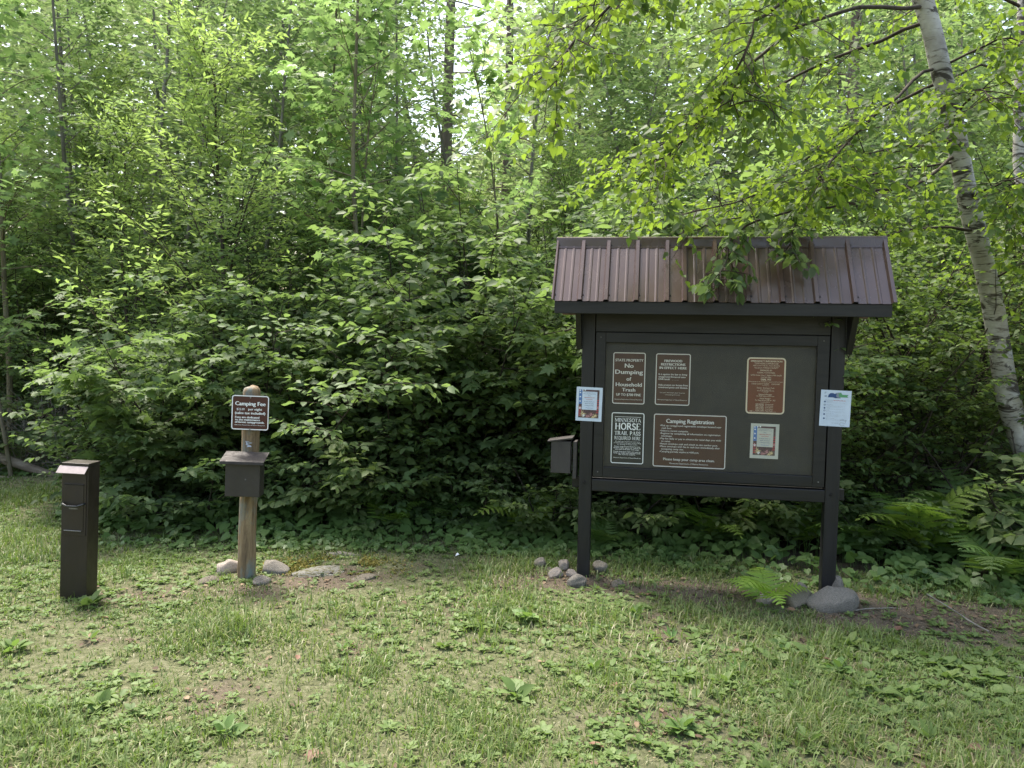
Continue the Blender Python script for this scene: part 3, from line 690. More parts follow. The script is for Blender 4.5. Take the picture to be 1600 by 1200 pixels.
# frame of the display case
b = MB()
b.box(.060, .130, .004, .060, .745, 1.786); b.box(1.566, 1.645, .004, .060, .745, 1.786)
b.box(.130, 1.566, .004, .060, .745, .820); b.box(.130, 1.566, .004, .060, 1.712, 1.786)
bevel(b.build('case_frame', M['kiosk_x'], kiosk), .004)
for x_, z_ in ((.095, .782), (.095, 1.75), (1.605, .782), (1.605, 1.75), (.095, 1.27), (1.605, 1.27)):
    b = MB(); b.tube([(x_, .0005, z_), (x_, .005, z_)], [.0045, .005], 8); b.build('screw', M['scuff'], kiosk)
b = MB(); b.box(.0535, 1.6515, .0765, .0895, .730, 1.984); b.build('gap_blocking_panel', M['kiosk'], kiosk)  # added sheet that blocks light through the gaps around the case frame
b = MB(); b.box(.131, 1.565, .036, .052, .821, 1.711); b.build('backboard', M['board'], kiosk)
b = MB(); b.add([(.131, .013, .821), (1.565, .013, .821), (1.565, .013, 1.711), (.131, .013, 1.711)], [(0, 1, 2, 3)]); b.build('glass_pane', M['glass'], kiosk)
# brackets under the eaves
for x0, x1 in ((-.078, -.040), (1.747, 1.785)):
    b = MB(); b.prism([(0, 1.985), (-.165, 1.985), (-.165, 1.93), (-.015, 1.66), (0, 1.66)], 'x', x0, x1); bevel(b.build('bracket', M['kiosk'], kiosk), .003)
    b = MB(); b.prism([(.09, 1.985), (.09, 1.66), (.105, 1.66), (.255, 1.93), (.255, 1.985)], 'x', x0, x1); bevel(b.build('bracket', M['kiosk'], kiosk), .003)
# roof
RX0, RX1, RYE, RYR, RZE, RZR = -.240, 1.992, -.205, .08, 2.005, 2.445
roof = empty('roof', (0, 0, 0)); roof.parent = kiosk
def rib_profile():
    maj = [0.0, .193, .372, .577, .782, .900, 1.105, 1.310, 1.530, 1.745, 1.980, 2.22]
    pts = []
    for q in range(len(maj)):
        m_ = maj[q]; hw = .021
        for dx_, hz in ((-hw, 0), (-hw * .55, .021), (hw * .55, .021), (hw, 0)): pts.append((m_ + dx_, hz))
        if q < len(maj) - 1 and maj[q + 1] - m_ > .15:
            g = maj[q + 1] - m_
            for fr_ in (.345, .655):
                for dx_, hz in ((-.012, 0), (-.005, .0035), (.005, .0035), (.012, 0)): pts.append((m_ + g * fr_ + dx_, hz))
    return pts
prof = [(max(0.0, min(2.232, a_)), b_) for a_, b_ in rib_profile()]
def roof_sheet(sign):
    ye = RYE if sign < 0 else 2 * RYR - RYE
    sl = Vector((0, RYR - ye, RZR - RZE)); nrm_ = Vector((0, sign * (RZR - RZE), abs(RYR - ye))).normalized()
    vs = []; fs = []; n_ = len(prof)
    for t in (-.028, .25, .5, .75, 1.0):
        p = Vector((0, ye, RZE)) + sl * t
        for a_, h_ in prof: vs.append((RX0 + a_, p.y + nrm_.y * h_, p.z + nrm_.z * h_))
    for r_ in range(4):
        for k_ in range(n_ - 1): fs.append((r_ * n_ + k_, r_ * n_ + k_ + 1, (r_ + 1) * n_ + k_ + 1, (r_ + 1) * n_ + k_))
    b = MB(); b.add(vs, fs); o = b.build('metal_sheet', M['roof'], kiosk)
    so = o.modifiers.new('s', 'SOLIDIFY'); so.thickness = .0012; so.offset = -1
    return o
fsheet = roof_sheet(-1); rsheet = roof_sheet(1)
b = MB()
for xm in (0.0, .193, .372, .577, .782, 1.105, 1.310, 1.530, 1.745, 1.98):
    for t in (.07, .90):
        p = Vector((RX0 + xm + .022, RYE, RZE)) + Vector((0, RYR - RYE, RZR - RZE)) * t
        b = MB(); b.tube([p + Vector((0, -.005, .003)), p + Vector((0, .002, 0))], [.0045, .0055], 6); b.build('screw', M['bolt'], fsheet)

b = MB()
cs = [(RYR - .040, RZR - .060), (RYR - .036, RZR - .048), (RYR - .030, RZR - .050), (RYR - .022, RZR + .002), (RYR - .018, RZR + .016), (RYR, RZR + .024)]
cs2 = cs + [(2 * RYR - y_, z_) for y_, z_ in cs[-2::-1]]; n_ = len(cs2)
b.add([(x_, y_ + dyy, z_) for x_ in (RX0 - .004, RX1 + .004) for (y_, z_), dyy in zip(cs2, [-.004] * n_)], [(k_, k_ + 1, k_ + 1 + n_, k_ + n_) for k_ in range(n_ - 1)])
o = b.build('ridge_cap', M['roof'], kiosk); so = o.modifiers.new('s', 'SOLIDIFY'); so.thickness = .0015; so.offset = -1
bpy.data.objects.remove(roof)
b = MB(); b.prism([(RYE + .002, 1.908), (RYE + .036, 1.908), (RYE + .036, 2.028), (RYE + .002, 1.990)], 'x', RX0 + .020, RX1 - .022); bevel(b.build('front_fascia', M['kiosk_x'], kiosk), .003)
YB = 2 * RYR - RYE
b = MB(); b.prism([(YB - .036, 1.918), (YB - .002, 1.918), (YB - .002, 1.990), (YB - .036, 2.028)], 'x', RX0 + .020, RX1 - .022); bevel(b.build('rear_fascia', M['soffit'], kiosk), .003)
for x0, x1 in ((RX0 + .03, RX0 + .065), (RX1 - .065, RX1 - .03)):
    b = MB(); b.prism([(RYE + .04, 1.99), (YB - .04, 1.99), (YB - .04, 2.02), (RYR, RZR - .03), (RYE + .04, 2.02)], 'x', x0, x1); b.build('gable_board', M['kiosk'], kiosk)

# notices in the case -------------------------------------------------------
def on_kiosk(name, x0, x1, z0, z1, y, label, cat='sign', tilt=0.0):
    c = KM @ Vector(((x0 + x1) / 2, y, (z0 + z1) / 2))
    e = empty(name, c, 0, label, cat); e.rotation_euler = (0, tilt, KR); return e, x1 - x0, z1 - z0
YS = .0355
e, w_, h_ = on_kiosk('metal_sign', .182, .416, 1.273, 1.647, YS, 'brown sign reading No Dumping of Household Trash, top left in the case')
sign_plate(e, w_, h_, M['sign'], M['white']); b = MB()
lines(b, w_, h_, [('STATE PROPERTY', .180, .050, .84), ('No', .298, .080, .26, 'c', .04), ('Dumping', .418, .080, .83, 'c', .04), ('of', .545, .070, .14, 'c', .03), ('Household', .655, .072, .78, 'c', .035),
    ('Trash', .752, .066, .40, 'c', .035), ('UP TO $700 FINE', .838, .048, .74, 'c', .03), (DEPT, .915, .020, .84, 'c', .0)], -.0042)
b.build('lettering', M['white'], e)
e, w_, h_ = on_kiosk('metal_sign', .483, .729, 1.274, 1.645, YS, 'brown sign reading Firewood Restrictions in Effect Here')
sign_plate(e, w_, h_, M['sign'], M['white']); b = MB()
lines(b, w_, h_, [('FIREWOOD', .168, .045, .50, 'c', .05), ('RESTRICTIONS', .235, .045, .68, 'c', .05), ('IN EFFECT HERE', .302, .045, .76, 'c', .05),
    ('It is against the law to bring', .418, .032, .80, 'l', .03, .10), ('unapproved firewood onto', .466, .032, .76, 'l', .03, .10), ('DNR lands!', .512, .032, .32, 'l', .03, .10), ('__ __ __', .508, .02, .2, 'l', 0, .47),
    ('Help protect our forests from', .622, .032, .83, 'l', .03, .10), ('unwanted pests and disease.', .668, .032, .83, 'l', .03, .10),
    ('For more information about firewood', .762, .018, .70, 'c', 0), ('www.mndnr.gov/firewood', .802, .018, .42, 'c', 0), (DEPT, .900, .020, .83, 'c', 0)], -.0042)
b.build('lettering', M['white'], e)
e, w_, h_ = on_kiosk('metal_sign', .181, .419, .843, 1.216, YS, 'dark grey sign reading Minnesota Horse Trail Pass Required Here')
sign_plate(e, w_, h_, M['sign3'], M['palewhite']); b = MB(); T0 = h_ / 2
b.add([(-.39 * w_, -.0042, T0 - .093 * h_), (.39 * w_, -.0042, T0 - .093 * h_), (.39 * w_, -.0042, T0 - .087 * h_), (-.39 * w_, -.0042, T0 - .087 * h_)], [(0, 1, 2, 3)])
put_serif(b, 'MINNESOTA', 0, T0 - .185 * h_, .068 * h_, -.0042, .78 * w_); put_serif(b, 'HORSE', 0, T0 - .335 * h_, .125 * h_, -.0042, .77 * w_, .17, .07)
put_serif(b, 'TRAIL PASS', 0, T0 - .440 * h_, .072 * h_, -.0042, .78 * w_, .14, .06); put_serif(b, 'REQUIRED HERE', 0, T0 - .530 * h_, .062 * h_, -.0042, .78 * w_)
lines(b, w_, h_, [('All riders age 16 and over must carry', .575, .020, .74, 'c', .0), ('a valid horse trail pass when riding', .603, .020, .80, 'c', 0), ('or driving on these trails.', .631, .020, .6, 'c', 0),
    ('Passes may be purchased at any', .672, .022, .76, 'c', .02), ('license sales agent or online at', .700, .022, .80, 'c', .02), ('the state trail pass web page.', .728, .022, .72, 'c', .02),
    ('Funds from pass sales are used to', .772, .022, .80, 'c', .02), ('keep up trails and campgrounds', .800, .022, .80, 'c', .02), ('for horse riders.', .828, .022, .5, 'c', .02), (DEPT, .890, .020, .82, 'c', 0)], -.0042)
b.build('lettering', M['palewhite'], e)
e, w_, h_ = on_kiosk('metal_sign', .480, .988, .833, 1.216, YS, 'wide brown Camping Registration sign with a list of steps')
sign_plate(e, w_, h_, M['sign'], M['white']); b = MB()
BL = ['•Pick up campground registration envelope located near', '  cash box.', '•Select a vacant campsite.', '•Register by completing all information on registration', '  envelope.', '•Pay fee daily or pay in advance for total days you wish',
      '  to camp.', '•Retain envelope stub and attach to site marker post.', '•Place envelope with fee in cash box immediately after', '  occupying camp site.', '•Camping permits expire at 4:00 p.m.']
WL = [.83, .14, .39, .82, .15, .83, .13, .79, .82, .31, .54]
lines(b, w_, h_, [('Camping Registration', .170, .075, .645, 'c', .04), ('Please keep your camp area clean.', .868, .046, .70, 'c', .02), (DEPT, .935, .028, .53, 'c', 0)], -.0042)
for q, (s, wf) in enumerate(zip(BL, WL)): lines(b, w_, h_, [(s.strip(), .236 + .0485 * q, .031, wf, 'l', .02, .095 if s[0] != ' ' else .115)], -.0042)
b.build('lettering', M['white'], e)
e, w_, h_ = on_kiosk('metal_sign', 1.109, 1.369, 1.236, 1.629, YS, 'russet Emergency Information sign with cream border, top right in the case')
sign_plate(e, w_, h_, M['sign2'], M['cream'], .026, .010, .0005); b = MB()
EM = [('EMERGENCY INFORMATION', .080, .030, .80, .04), ('TOGO HORSE CAMPGROUND', .120, .028, .61, .0), ('64992 COUNTY RD 551, TOGO, MN 55723', .155, .022, .68, 0), ('You are in ITASCA COUNTY', .195, .028, .62, 0.01),
      ('MANAGED BY:', .240, .026, .31, .02), ('SCENIC STATE PARK', .281, .026, .46, .01), ('56956 Scenic Hwy 7, Bigfork MN 56628', .325, .024, .79, 0), ('218-743-3362', .362, .024, .27, 0), ('DIAL 911', .405, .032, .25, .05),
      ('Being specific in any emergency request is vital to a quick', .435, .017, .88, 0), ('ITASCA COUNTY SHERIFF     218-326-3477', .478, .022, .73, 0.01), ('(non-emergency)', .500, .012, .18, 0),
      ('Deputy - Emergency Desk', .548, .024, .45, 0), ('Itasca County Sheriff', .578, .014, .27, 0), ('440 1st Ave NE, Grand Rapids MN 55744', .597, .016, .44, 0), ('218-326-8801', .617, .013, .14, 0),
      ('General Manager', .665, .028, .35, .01), ('The DNR Regional Supervisor', .692, .020, .47, 0), ('Head Ranger', .735, .024, .28, .01), ('For Reservations Call 24 x 365', .767, .024, .51, .01), ('Campsite 866-85', .795, .014, .25, 0)]
lines(b, w_, h_, [(s, bs, cp, wf, 'c', bd) for s, bs, cp, wf, bd in EM], -.0042)
for q, (s1, s2) in enumerate((('NINE HUNDRED', 'Dispatch'), ('FIRST CALLER', 'Forest Station'), ('PARK 10 MILE', 'Forest District'), ('LAKE 12 MILE', 'Forest Ranger'), ('ROAD 15 MILE', 'Forest Ranger'))):
    lines(b, w_, h_, [(s1, .835 + .028 * q, .019, .21, 'l', .02, .26), (s2, .835 + .028 * q, .019, .20, 'l', .0, .51)], -.0042)
lines(b, w_, h_, [('DNR', .962, .018, .07, 'l', .05, .11), ('Minnesota Department of Natural Resources', .964, .014, .58, 'l', 0, .20)], -.0042)
b.build('lettering', M['cream'], e)

# flag flyers ------------------------------------------------------------------
def flyer(e, w_, h_, paper, bx=(.10, .88), bz=(.075, .905)):
    """sheet with a stars, stripes and fireworks picture around a pale text panel"""
    b = MB(); b.box(-w_ / 2, w_ / 2, -.0015, 0, -h_ / 2, h_ / 2); b.build('sheet', paper, e)
    X_ = lambda f: (f - .5) * w_
    Z_ = lambda f: (.5 - f) * h_
    def q(b, x0, x1, z0, z1, y): b.add([(X_(x0), y, Z_(z1)), (X_(x1), y, Z_(z1)), (X_(x1), y, Z_(z0)), (X_(x0), y, Z_(z0))], [(0, 1, 2, 3)])
    b = MB(); b.mi = 0; q(b, bx[0], bx[1], bz[0], bz[1], -.0022)
    b.mi = 1; q(b, bx[0], .24, bz[0] + .002, .50, -.0026)
    rs = random.Random(5)
    b.mi = 2
    for k_ in range(7):
        z0 = .36 + k_ * .06; q(b, .78, bx[1], z0, z0 + .03, -.0026)
        if k_ > 1: q(b, bx[0], .2, z0 + .10, z0 + .13, -.00262)
    b.mi = 3
    for sx_, sz_ in ((.15, .17), (.15, .29), (.15, .42), (.14, .10), (.24, .095), (.33, .09)):
        pts = []
        for k_ in range(10):
            r_ = (.030 if k_ % 2 == 0 else .013) * w_ * 1.3; t = rad(90 + 36 * k_); pts.append((X_(sx_) + r_ * math.cos(t), -.0030, Z_(sz_) + r_ * math.sin(t)))
        b.add(pts, [tuple(range(10))])
    for cx_, cz_, R_, mi in ((.26, .78, .17, 4), (.74, .84, .13, 4), (.46, .86, .12, 5), (.60, .80, .12, 5), (.84, .60, .09, 5), (.16, .62, .08, 3), (.30, .84, .09, 3), (.66, .88, .08, 4)):
        b.mi = mi
        for k_ in range(26):
            t = rs.random() * 6.28; r1 = R_ * w_ * (.5 + .6 * rs.random()); c_, s_ = math.cos(t), math.sin(t); wdt = .006 * w_
            p = [(X_(cx_) + c_ * .15 * r1 - s_ * wdt, Z_(cz_) + s_ * .15 * r1 + c_ * wdt), (X_(cx_) + c_ * .15 * r1 + s_ * wdt, Z_(cz_) + s_ * .15 * r1 - c_ * wdt), (X_(cx_) + c_ * r1, Z_(cz_) + s_ * r1)]
            p = [(min(max(x_, X_(bx[0])), X_(bx[1])), min(max(z_, Z_(bz[1])), Z_(bz[0]))) for x_, z_ in p]
            yy = -.0028 - .00001 * k_ - .00003 * mi; b.add([(x_, yy, z_) for x_, z_ in p], [(0, 1, 2)])
    b.build('printed_picture', [M['night'], M['blueink'], M['redink'], M['palewhite'], M['gold'], M['pink']], e)
    b = MB(); q(b, .225, .80, .13, .665, -.0036); pn = b.build('text_panel', paper, e)
    b = MB()
    for mi, s, bs, cp, wf in ((0, 'Department of Natural Resources', .168, .014, .40), (0, 'Parks and Trails Division Forestry', .205, .016, .47), (0, 'Please,', .262, .018, .10), (1, 'FIREWORKS ARE NOT', .318, .024, .40), (1, 'ALLOWED', .374, .024, .25),
                              (0, 'in State Parks or', .438, .026, .40), (0, 'State Forestry', .494, .026, .34), (0, 'Campgrounds.', .552, .026, .36), (2, 'Thank you!', .622, .026, .28)):
        b.mi = mi; put_text(b, s, X_(.51), Z_(bs), cp * h_, -.0042, wf * w_, 'c', .03)
    b.build('lettering', [M['navy'], M['redink'], M['blueink']], e)
e, w_, h_ = on_kiosk('paper_notice', 1.150, 1.340, .924, 1.168, YS, 'small flag flyer with cream margin pinned inside the display case', 'flyer', rad(.4)); flyer(e, w_, h_, M['papercream'])
e, w_, h_ = on_kiosk('paper_notice', -.071, .115, 1.146, 1.390, -.0005, 'laminated flag flyer fixed across the left post of the notice board', 'flyer', rad(1.2)); flyer(e, w_, h_, M['paper'])
# health notice on the right post
e, w_, h_ = on_kiosk('paper_notice', 1.596, 1.793, 1.170, 1.417, -.0005, 'pale blue text notice fixed across the right post of the notice board', 'notice', rad(1.3))
b = MB(); b.box(-w_ / 2, w_ / 2, -.0015, 0, -h_ / 2, h_ / 2); b.build('sheet', M['paper'], e)
X_ = lambda f: (f - .5) * w_
Z_ = lambda f: (.5 - f) * h_
b = MB()
def quad(b, x0, x1, z0, z1, y): b.add([(X_(x0), y, Z_(z1)), (X_(x1), y, Z_(z1)), (X_(x1), y, Z_(z0)), (X_(x0), y, Z_(z0))], [(0, 1, 2, 3)])
b.mi = 0
b.add([(X_(x_), -.0022, Z_(z_)) for x_, z_ in ((.23, .205), (.25, .13), (.31, .085), (.40, .08), (.44, .10), (.48, .09), (.50, .075), (.66, .215), (.48, .218), (.40, .20))], [tuple(range(10))])
b.mi = 3; b.add([(X_(x_), -.0023, Z_(z_)) for x_, z_ in ((.50, .17), (.52, .07), (.66, .055), (.69, .12), (.64, .205), (.56, .205))], [tuple(range(6))])
b.mi = 2; b.add([(X_(x_), -.0024, Z_(z_)) for x_, z_ in ((.58, .09), (.66, .065), (.70, .115), (.905, .115), (.86, .15), (.90, .185), (.66, .19), (.60, .18))], [tuple(range(8))])
b.mi = 0; quad(b, .12, .20, .155, .165, -.0022); quad(b, .12, .20, .18, .19, -.0022); quad(b, .125, .137, .06, .11, -.0022); quad(b, .137, .18, .06, .068, -.0022)
b.build('printed_header', [M['navy'], M['blueink'], M['greenink'], M['greyink']], e)
b = MB(); b.mi = 1; put_text(b, 'Help Prevent', X_(.145), Z_(.288), .022 * h_, -.0022, .26 * w_, 'l', .0); b.mi = 0; put_text(b, 'Spreading Illness', X_(.42), Z_(.292), .024 * h_, -.0022, .40 * w_, 'l', .04)
b.mi = 1
for hd, (z_, rows) in zip(('Stay home if sick', 'Keep your distance', 'Cover cough', 'Mask up', 'Clean your hands often', 'Share the outdoors kindly'), ((.325, 1), (.415, 2), (.500, 1), (.565, 2), (.660, 3), (.785, 2))):
    put_text(b, hd, X_(.21), Z_(z_), .016 * h_, -.0022, .011 * len(hd) * w_, 'l', .02)
    for r_ in range(rows): put_text(b, ('Stay at least six feet from people who are not with you', 'and wash with soap and water when you can', 'before you share any space')[r_], X_(.21), Z_(z_ + .028 + .022 * r_), .010 * h_, -.0022, (.60, .52, .4)[r_] * w_, 'l', 0)
put_text(b, 'Minnesota DNR', X_(.41), Z_(.915), .018 * h_, -.0022, .22 * w_, 'l', .02)
b.build('lettering', [M['redink'], M['greyink']], e)
b = MB()
for k_, z_ in enumerate((.325, .412, .500, .570, .672, .788)):
    ring = k_ in (1, 3); n_ = 14; o_ = [(X_(.145) + .030 * w_ * math.cos(6.283 * t / n_), -.0022, Z_(z_) + .030 * w_ * math.sin(6.283 * t / n_)) for t in range(n_)]
    if ring:
        i_ = [(X_(.145) + .019 * w_ * math.cos(6.283 * t / n_), -.0022, Z_(z_) + .019 * w_ * math.sin(6.283 * t / n_)) for t in range(n_)]
        b.add(o_ + i_, [(t, (t + 1) % n_, (t + 1) % n_ + n_, t + n_) for t in range(n_)])
    else: b.add(o_, [tuple(range(n_))])
b.build('bullet_dots', M['navy'], e)
b = MB()
def stroke(pl, t):
    for q_, (a_, b_) in enumerate(zip(pl[:-1], pl[1:])):
        ax, az_, bx_, bz_ = X_(a_[0]), Z_(a_[1]), X_(b_[0]), Z_(b_[1]); l = math.hypot(bx_ - ax, bz_ - az_) + 1e-9; nx_, nz_ = -(bz_ - az_) / l * t, (bx_ - ax) / l * t; yy = -.0022 - .00001 * q_
        b.add([(ax - nx_, yy, az_ - nz_), (bx_ - nx_, yy, bz_ - nz_), (bx_ + nx_, yy, bz_ + nz_), (ax + nx_, yy, az_ + nz_)], [(0, 1, 2, 3)])
stroke([(.86, .86), (.85, .90), (.70, .885), (.67, .93), (.70, .965), (.76, .97), (.82, .95)], .0009)
for x_, z_, x2, z2 in ((.70, .84, .71, .80), (.745, .835, .75, .785), (.785, .835, .80, .79), (.83, .845, .855, .80), (.86, .86, .885, .815)): stroke([(x_, z_), (x2, z2)], .0014)
b.build('hand_drawing', M['greyink'], e)

# envelope box on the left post ------------------------------------------------
eb = empty('envelope_box', KM @ Vector((-.165, .055, .76)), KR, 'brown wooden envelope box on the left side of the notice board', 'drop box')
b = MB(); b.box(-.080, .062, -.055, .075, .0, .232); bevel(b.build('body', M['boxwood'], eb), .003)
Rm = Matrix.Translation((-.010, .01, .243)) @ Matrix.Rotation(rad(-9), 4, 'Y'); b = MB(); b.box(-.098, .088, -.072, .092, -.006, .006, Rm); bevel(b.build('lid', M['boxlid'], eb), .002)
b = MB(); b.box(.078, .106, -.045, .075, -.04, .232); bevel(b.build('mounting_board', M['boxwood'], eb), .003)
b = MB(); b.tube([(.066, -.05, .20), (.069, -.055, .15), (.066, -.055, .08), (.071, -.05, .02)], [.003] * 4, 6); b.build('cord', M['bolt'], eb)

# camping fee post --------------------------------------------------------------
fp = empty('wooden_post', (-1.865, 5.385, 0), 0, 'round weathered wooden post carrying the camping fee sign', 'post'); fp.rotation_euler = (0, rad(1.55), .4)
b = MB(); zz = [-.25, 0, .12, .3, .5, .7, .9, 1.1, 1.25, 1.32, 1.340, 1.354, 1.360]; rdd = [.063, .063, .062, .061, .060, .060, .060, .061, .060, .059, .053, .038, .012]
rp = random.Random(3); b.tube([(rp.uniform(-.003, .003), rp.uniform(-.003, .003), z_) for z_ in zz], rdd, 24); b.build('log', M['log'], fp, True)
TL = Matrix.Translation((-1.865, 5.385, 0)) @ Matrix.Rotation(rad(1.55), 4, 'Y')
def at_post(name, p, label, cat):
    e = empty(name, TL @ Vector(p), 0, label, cat); e.rotation_euler = (0, rad(1.55), rad(4)); return e
e = at_post('metal_sign', (.018, -.066, 1.178), 'small maroon Camping Fee sign with white border on the wooden post', 'sign'); w_, h_ = .256, .243
sign_plate(e, w_, h_, M['feesign'], M['palewhite'], .020, .0065, .002); b = MB()
lines(b, w_, h_, [('Camping Fee', .295, .112, .80, 'c', .045), ('$22.00', .435, .062, .21, 'l', .0, .14), ('per night', .430, .066, .36, 'l', .04, .45), ('(sales tax included)', .545, .072, .80, 'c', .04),
    ('Fees are dedicated', .660, .058, .64, 'l', .05, .105), ('to the maintenance', .730, .058, .66, 'l', .05, .105), ('of forest campgrounds.', .800, .058, .78, 'l', .05, .105), (DEPT, .868, .026, .80, 'c', .0)], -.0042)
b.build('lettering', M['palewhite'], e)
b = MB(); b.tube([(0, -.010, .105), (0, -.003, .105)], [.005, .006], 8); b.tube([(0, -.010, -.112), (0, -.003, -.112)], [.005, .006], 8); b.build('bolt_heads', M['scuff'], e)
e = at_post('drop_box', (.010, -.066, .612), 'dark brown metal fee box with slanted lid on the wooden post', 'drop box')
b = MB(); b.prism([(-.125, 0), (-.002, 0), (-.002, .275), (-.125, .238)], 'x', -.116, .116); bevel(b.build('body', M['box'], e), .003)
b = MB(); b.prism([(-.160, .238), (.00, .285), (.00, .293), (-.158, .247)], 'x', -.147, .147); b.prism([(-.161, .226), (-.157, .226), (-.155, .246), (-.159, .246)], 'x', -.146, .146); bevel(b.build('lid', M['boxlid'], e), .0015)
b = MB(); b.tube([(.02, -.131, .12), (.02, -.124, .12)], [.004, .005], 8); b.build('rivet', M['scuff'], e)
e = at_post('tin_patch', (.012, -.062, .955), 'crumpled bit of grey foil nailed above the fee box', 'foil'); b = MB(); rs = random.Random(8); b.add([(rs.uniform(-.026, .03) if k_ else 0, -.004 - .014 * rs.random(), rs.uniform(-.02, .026) if k_ else 0) for k_ in range(16)], [(0, k_, k_ + 1) for k_ in range(1, 15)])
b.build('foil', mat_paint('grey_foil', (.35, .37, .40), .4, .4, 40, metallic=.3), e)

# self-pay pedestal ---------------------------------------------------------------
ir = empty('pay_pedestal', (-2.785, 4.83, 0), 0, 'free-standing dark brown steel fee pillar on the lawn at far left', 'fee pillar'); ir.rotation_euler = (0, rad(1.9), rad(-1.5))
b = MB(); b.box(-.086, .086, 0, .128, -.3, .862); bevel(b.build('body', M['steel'], ir), .004)
b = MB(); b.box(-.088, .088, -.003, .130, .8625, .884); bevel(b.build('cap', M['steel'], ir), .003)
b = MB(); b.prism([(-.001, .862), (-.006, .866), (-.048, .826), (-.045, .822)], 'x', -.097, .086); bevel(b.build('hood', M['hood'], ir), .001)
b = MB(); b.box(-.078, .076, -.006, -.0005, .42, .815); dp = bevel(b.build('door', M['steel'], ir), .002)
b = MB(); b.box(-.062, .062, -.010, -.006, .445, .755); bevel(b.build('inner_panel', M['steel'], dp), .002)
b = MB(); b.box(-.060, .060, -.0125, -.0102, .744, .750); b.build('slot', M['bolt'], dp)
b = MB(); b.tube([(-.068, -.008, .628), (-.060, -.030, .624), (-.03, -.036, .614), (.03, -.036, .614), (.060, -.030, .624), (.068, -.008, .628)], [.007] * 6, 8); b.build('handle', M['handle'], dp, True)
b = MB(); b.box(-.030, .026, -.0115, -.0102, .590, .598); b.build('scratched_plate', M['scuff'], dp)
b = MB(); b.tube([(-.058, -.013, .452), (.052, -.013, .452)], [.004, .004], 8); b.build('hinge', M['scuff'], dp)

# ------------------------------------------------------------------ stones
def stone_mesh(seed, amp=.24, sub=4):
    bm = bmesh.new(); bmesh.ops.create_icosphere(bm, subdivisions=sub, radius=1); r = np.random.default_rng(seed)
    K = r.normal(0, 1, (9, 3)); ph = r.random(9) * 6.28; am = amp * 1.35 / (1 + np.arange(9) * .35)
    for v in bm.verts:
        p = np.array(v.co); s = 1.06 + sum(am[q] * .38 * math.sin(p @ K[q] * (1 + .35 * q) + ph[q]) for q in range(9)); v.co = v.co * s
    for q in range(11):
        n_ = r.normal(0, 1, 3); n_ /= np.linalg.norm(n_); n_ = Vector(n_); d_ = r.uniform(.62, .92)
        for v in bm.verts:
            t = v.co.dot(n_) - d_
            if t > 0: v.co -= n_ * t * .88
    me = bpy.data.meshes.new('stone'); bm.to_mesh(me); bm.free(); me.polygons.foreach_set('use_smooth', [True] * len(me.polygons)); return me
SM = [stone_mesh(s) for s in range(5)]
def stone(x, y, z, sx, sy, sz, rz, mat, label, mesh, name='stone', group=None, cat='stone'):
    me = mesh.copy(); o = link(name, me, M[mat], None, (x, y, z), (0, 0, rz), (sx, sy, sz)); tag(o, label, cat, group); return o
stone(2.15, 4.99, .03, .185, .13, .115, .1, 'granite', 'large grey boulder in front of the right notice board post', SM[0], 'boulder', cat='boulder')
stone(1.93, 5.03, .03, .120, .09, .095, .5, 'tanstone', 'tan boulder left of the large grey boulder', SM[1], 'boulder', cat='boulder')
stone(2.27, 5.24, .05, .065, .06, .075, 1., 'granite', 'small grey stone behind the right notice board post', SM[2])
stone(1.72, 5.05, .01, .085, .06, .05, .3, 'pinkstone', 'pale stone half hidden under the bright fern', SM[3])
stone(.245, 5.72, .03, .045, .045, .06, .2, 'granite', 'dark upright stone at the far left of the cobble heap', SM[4])
stone(.415, 5.66, .045, .058, .05, .052, 1.2, 'pinkstone', 'rounded pinkish stone at the back of the cobble heap', SM[3])
stone(.34, 5.48, .03, .062, .05, .045, .3, 'pinkstone', 'flat pale stone at the front left of the cobble heap', SM[1])
stone(.455, 5.50, .03, .042, .04, .040, 2, 'pinkstone', 'small pale round stone in the middle of the cobble heap', SM[0])
stone(.49, 5.31, .025, .085, .065, .055, .1, 'granite', 'large flat grey stone at the front of the left notice board post', SM[2])
stone(.685, 5.62, .045, .062, .055, .055, .8, 'granite', 'grey stone right of the left notice board post', SM[4])
stone(.77, 5.33, .012, .055, .045, .032, .4, 'tanstone', 'low tan stone sunk in leaf litter right of the left post', SM[1])
stone(.30, 5.60, .015, .035, .03, .035, 1, 'tanstone', 'tiny tan stone between the dark and pink cobbles', SM[0])
stone(-2.02, 5.50, .015, .135, .10, .085, .4, 'pinkstone', 'rounded stone left of the wooden fee post', SM[3])
stone(-1.715, 5.52, .01, .115, .09, .085, 2.6, 'granite', 'rounded stone right of the wooden fee post', SM[0])
stone(-2.08, 5.25, .005, .075, .05, .032, .2, 'tanstone', 'low flat stone at the front left of the fee post', SM[1])
stone(-1.71, 5.27, .0, .075, .055, .045, 1.2, 'granite', 'half buried stone in front of the fee post', SM[4])
stone(-1.36, 5.54, -.012, .22, .13, .040, .1, 'mossrock', 'wide flat mossy rock flush with the lawn right of the fee post', SM[2], 'flat_rock', cat='rock')
stone(-1.03, 5.42, -.005, .10, .065, .028, .6, 'tanstone', 'small tan flat rock at the right edge of the mossy patch', SM[0], 'flat_rock', cat='rock')
stone(-1.33, 5.98, .0, .14, .06, .030, .0, 'granite', 'grey flat rock behind the mossy rock', SM[3], 'flat_rock', cat='rock')

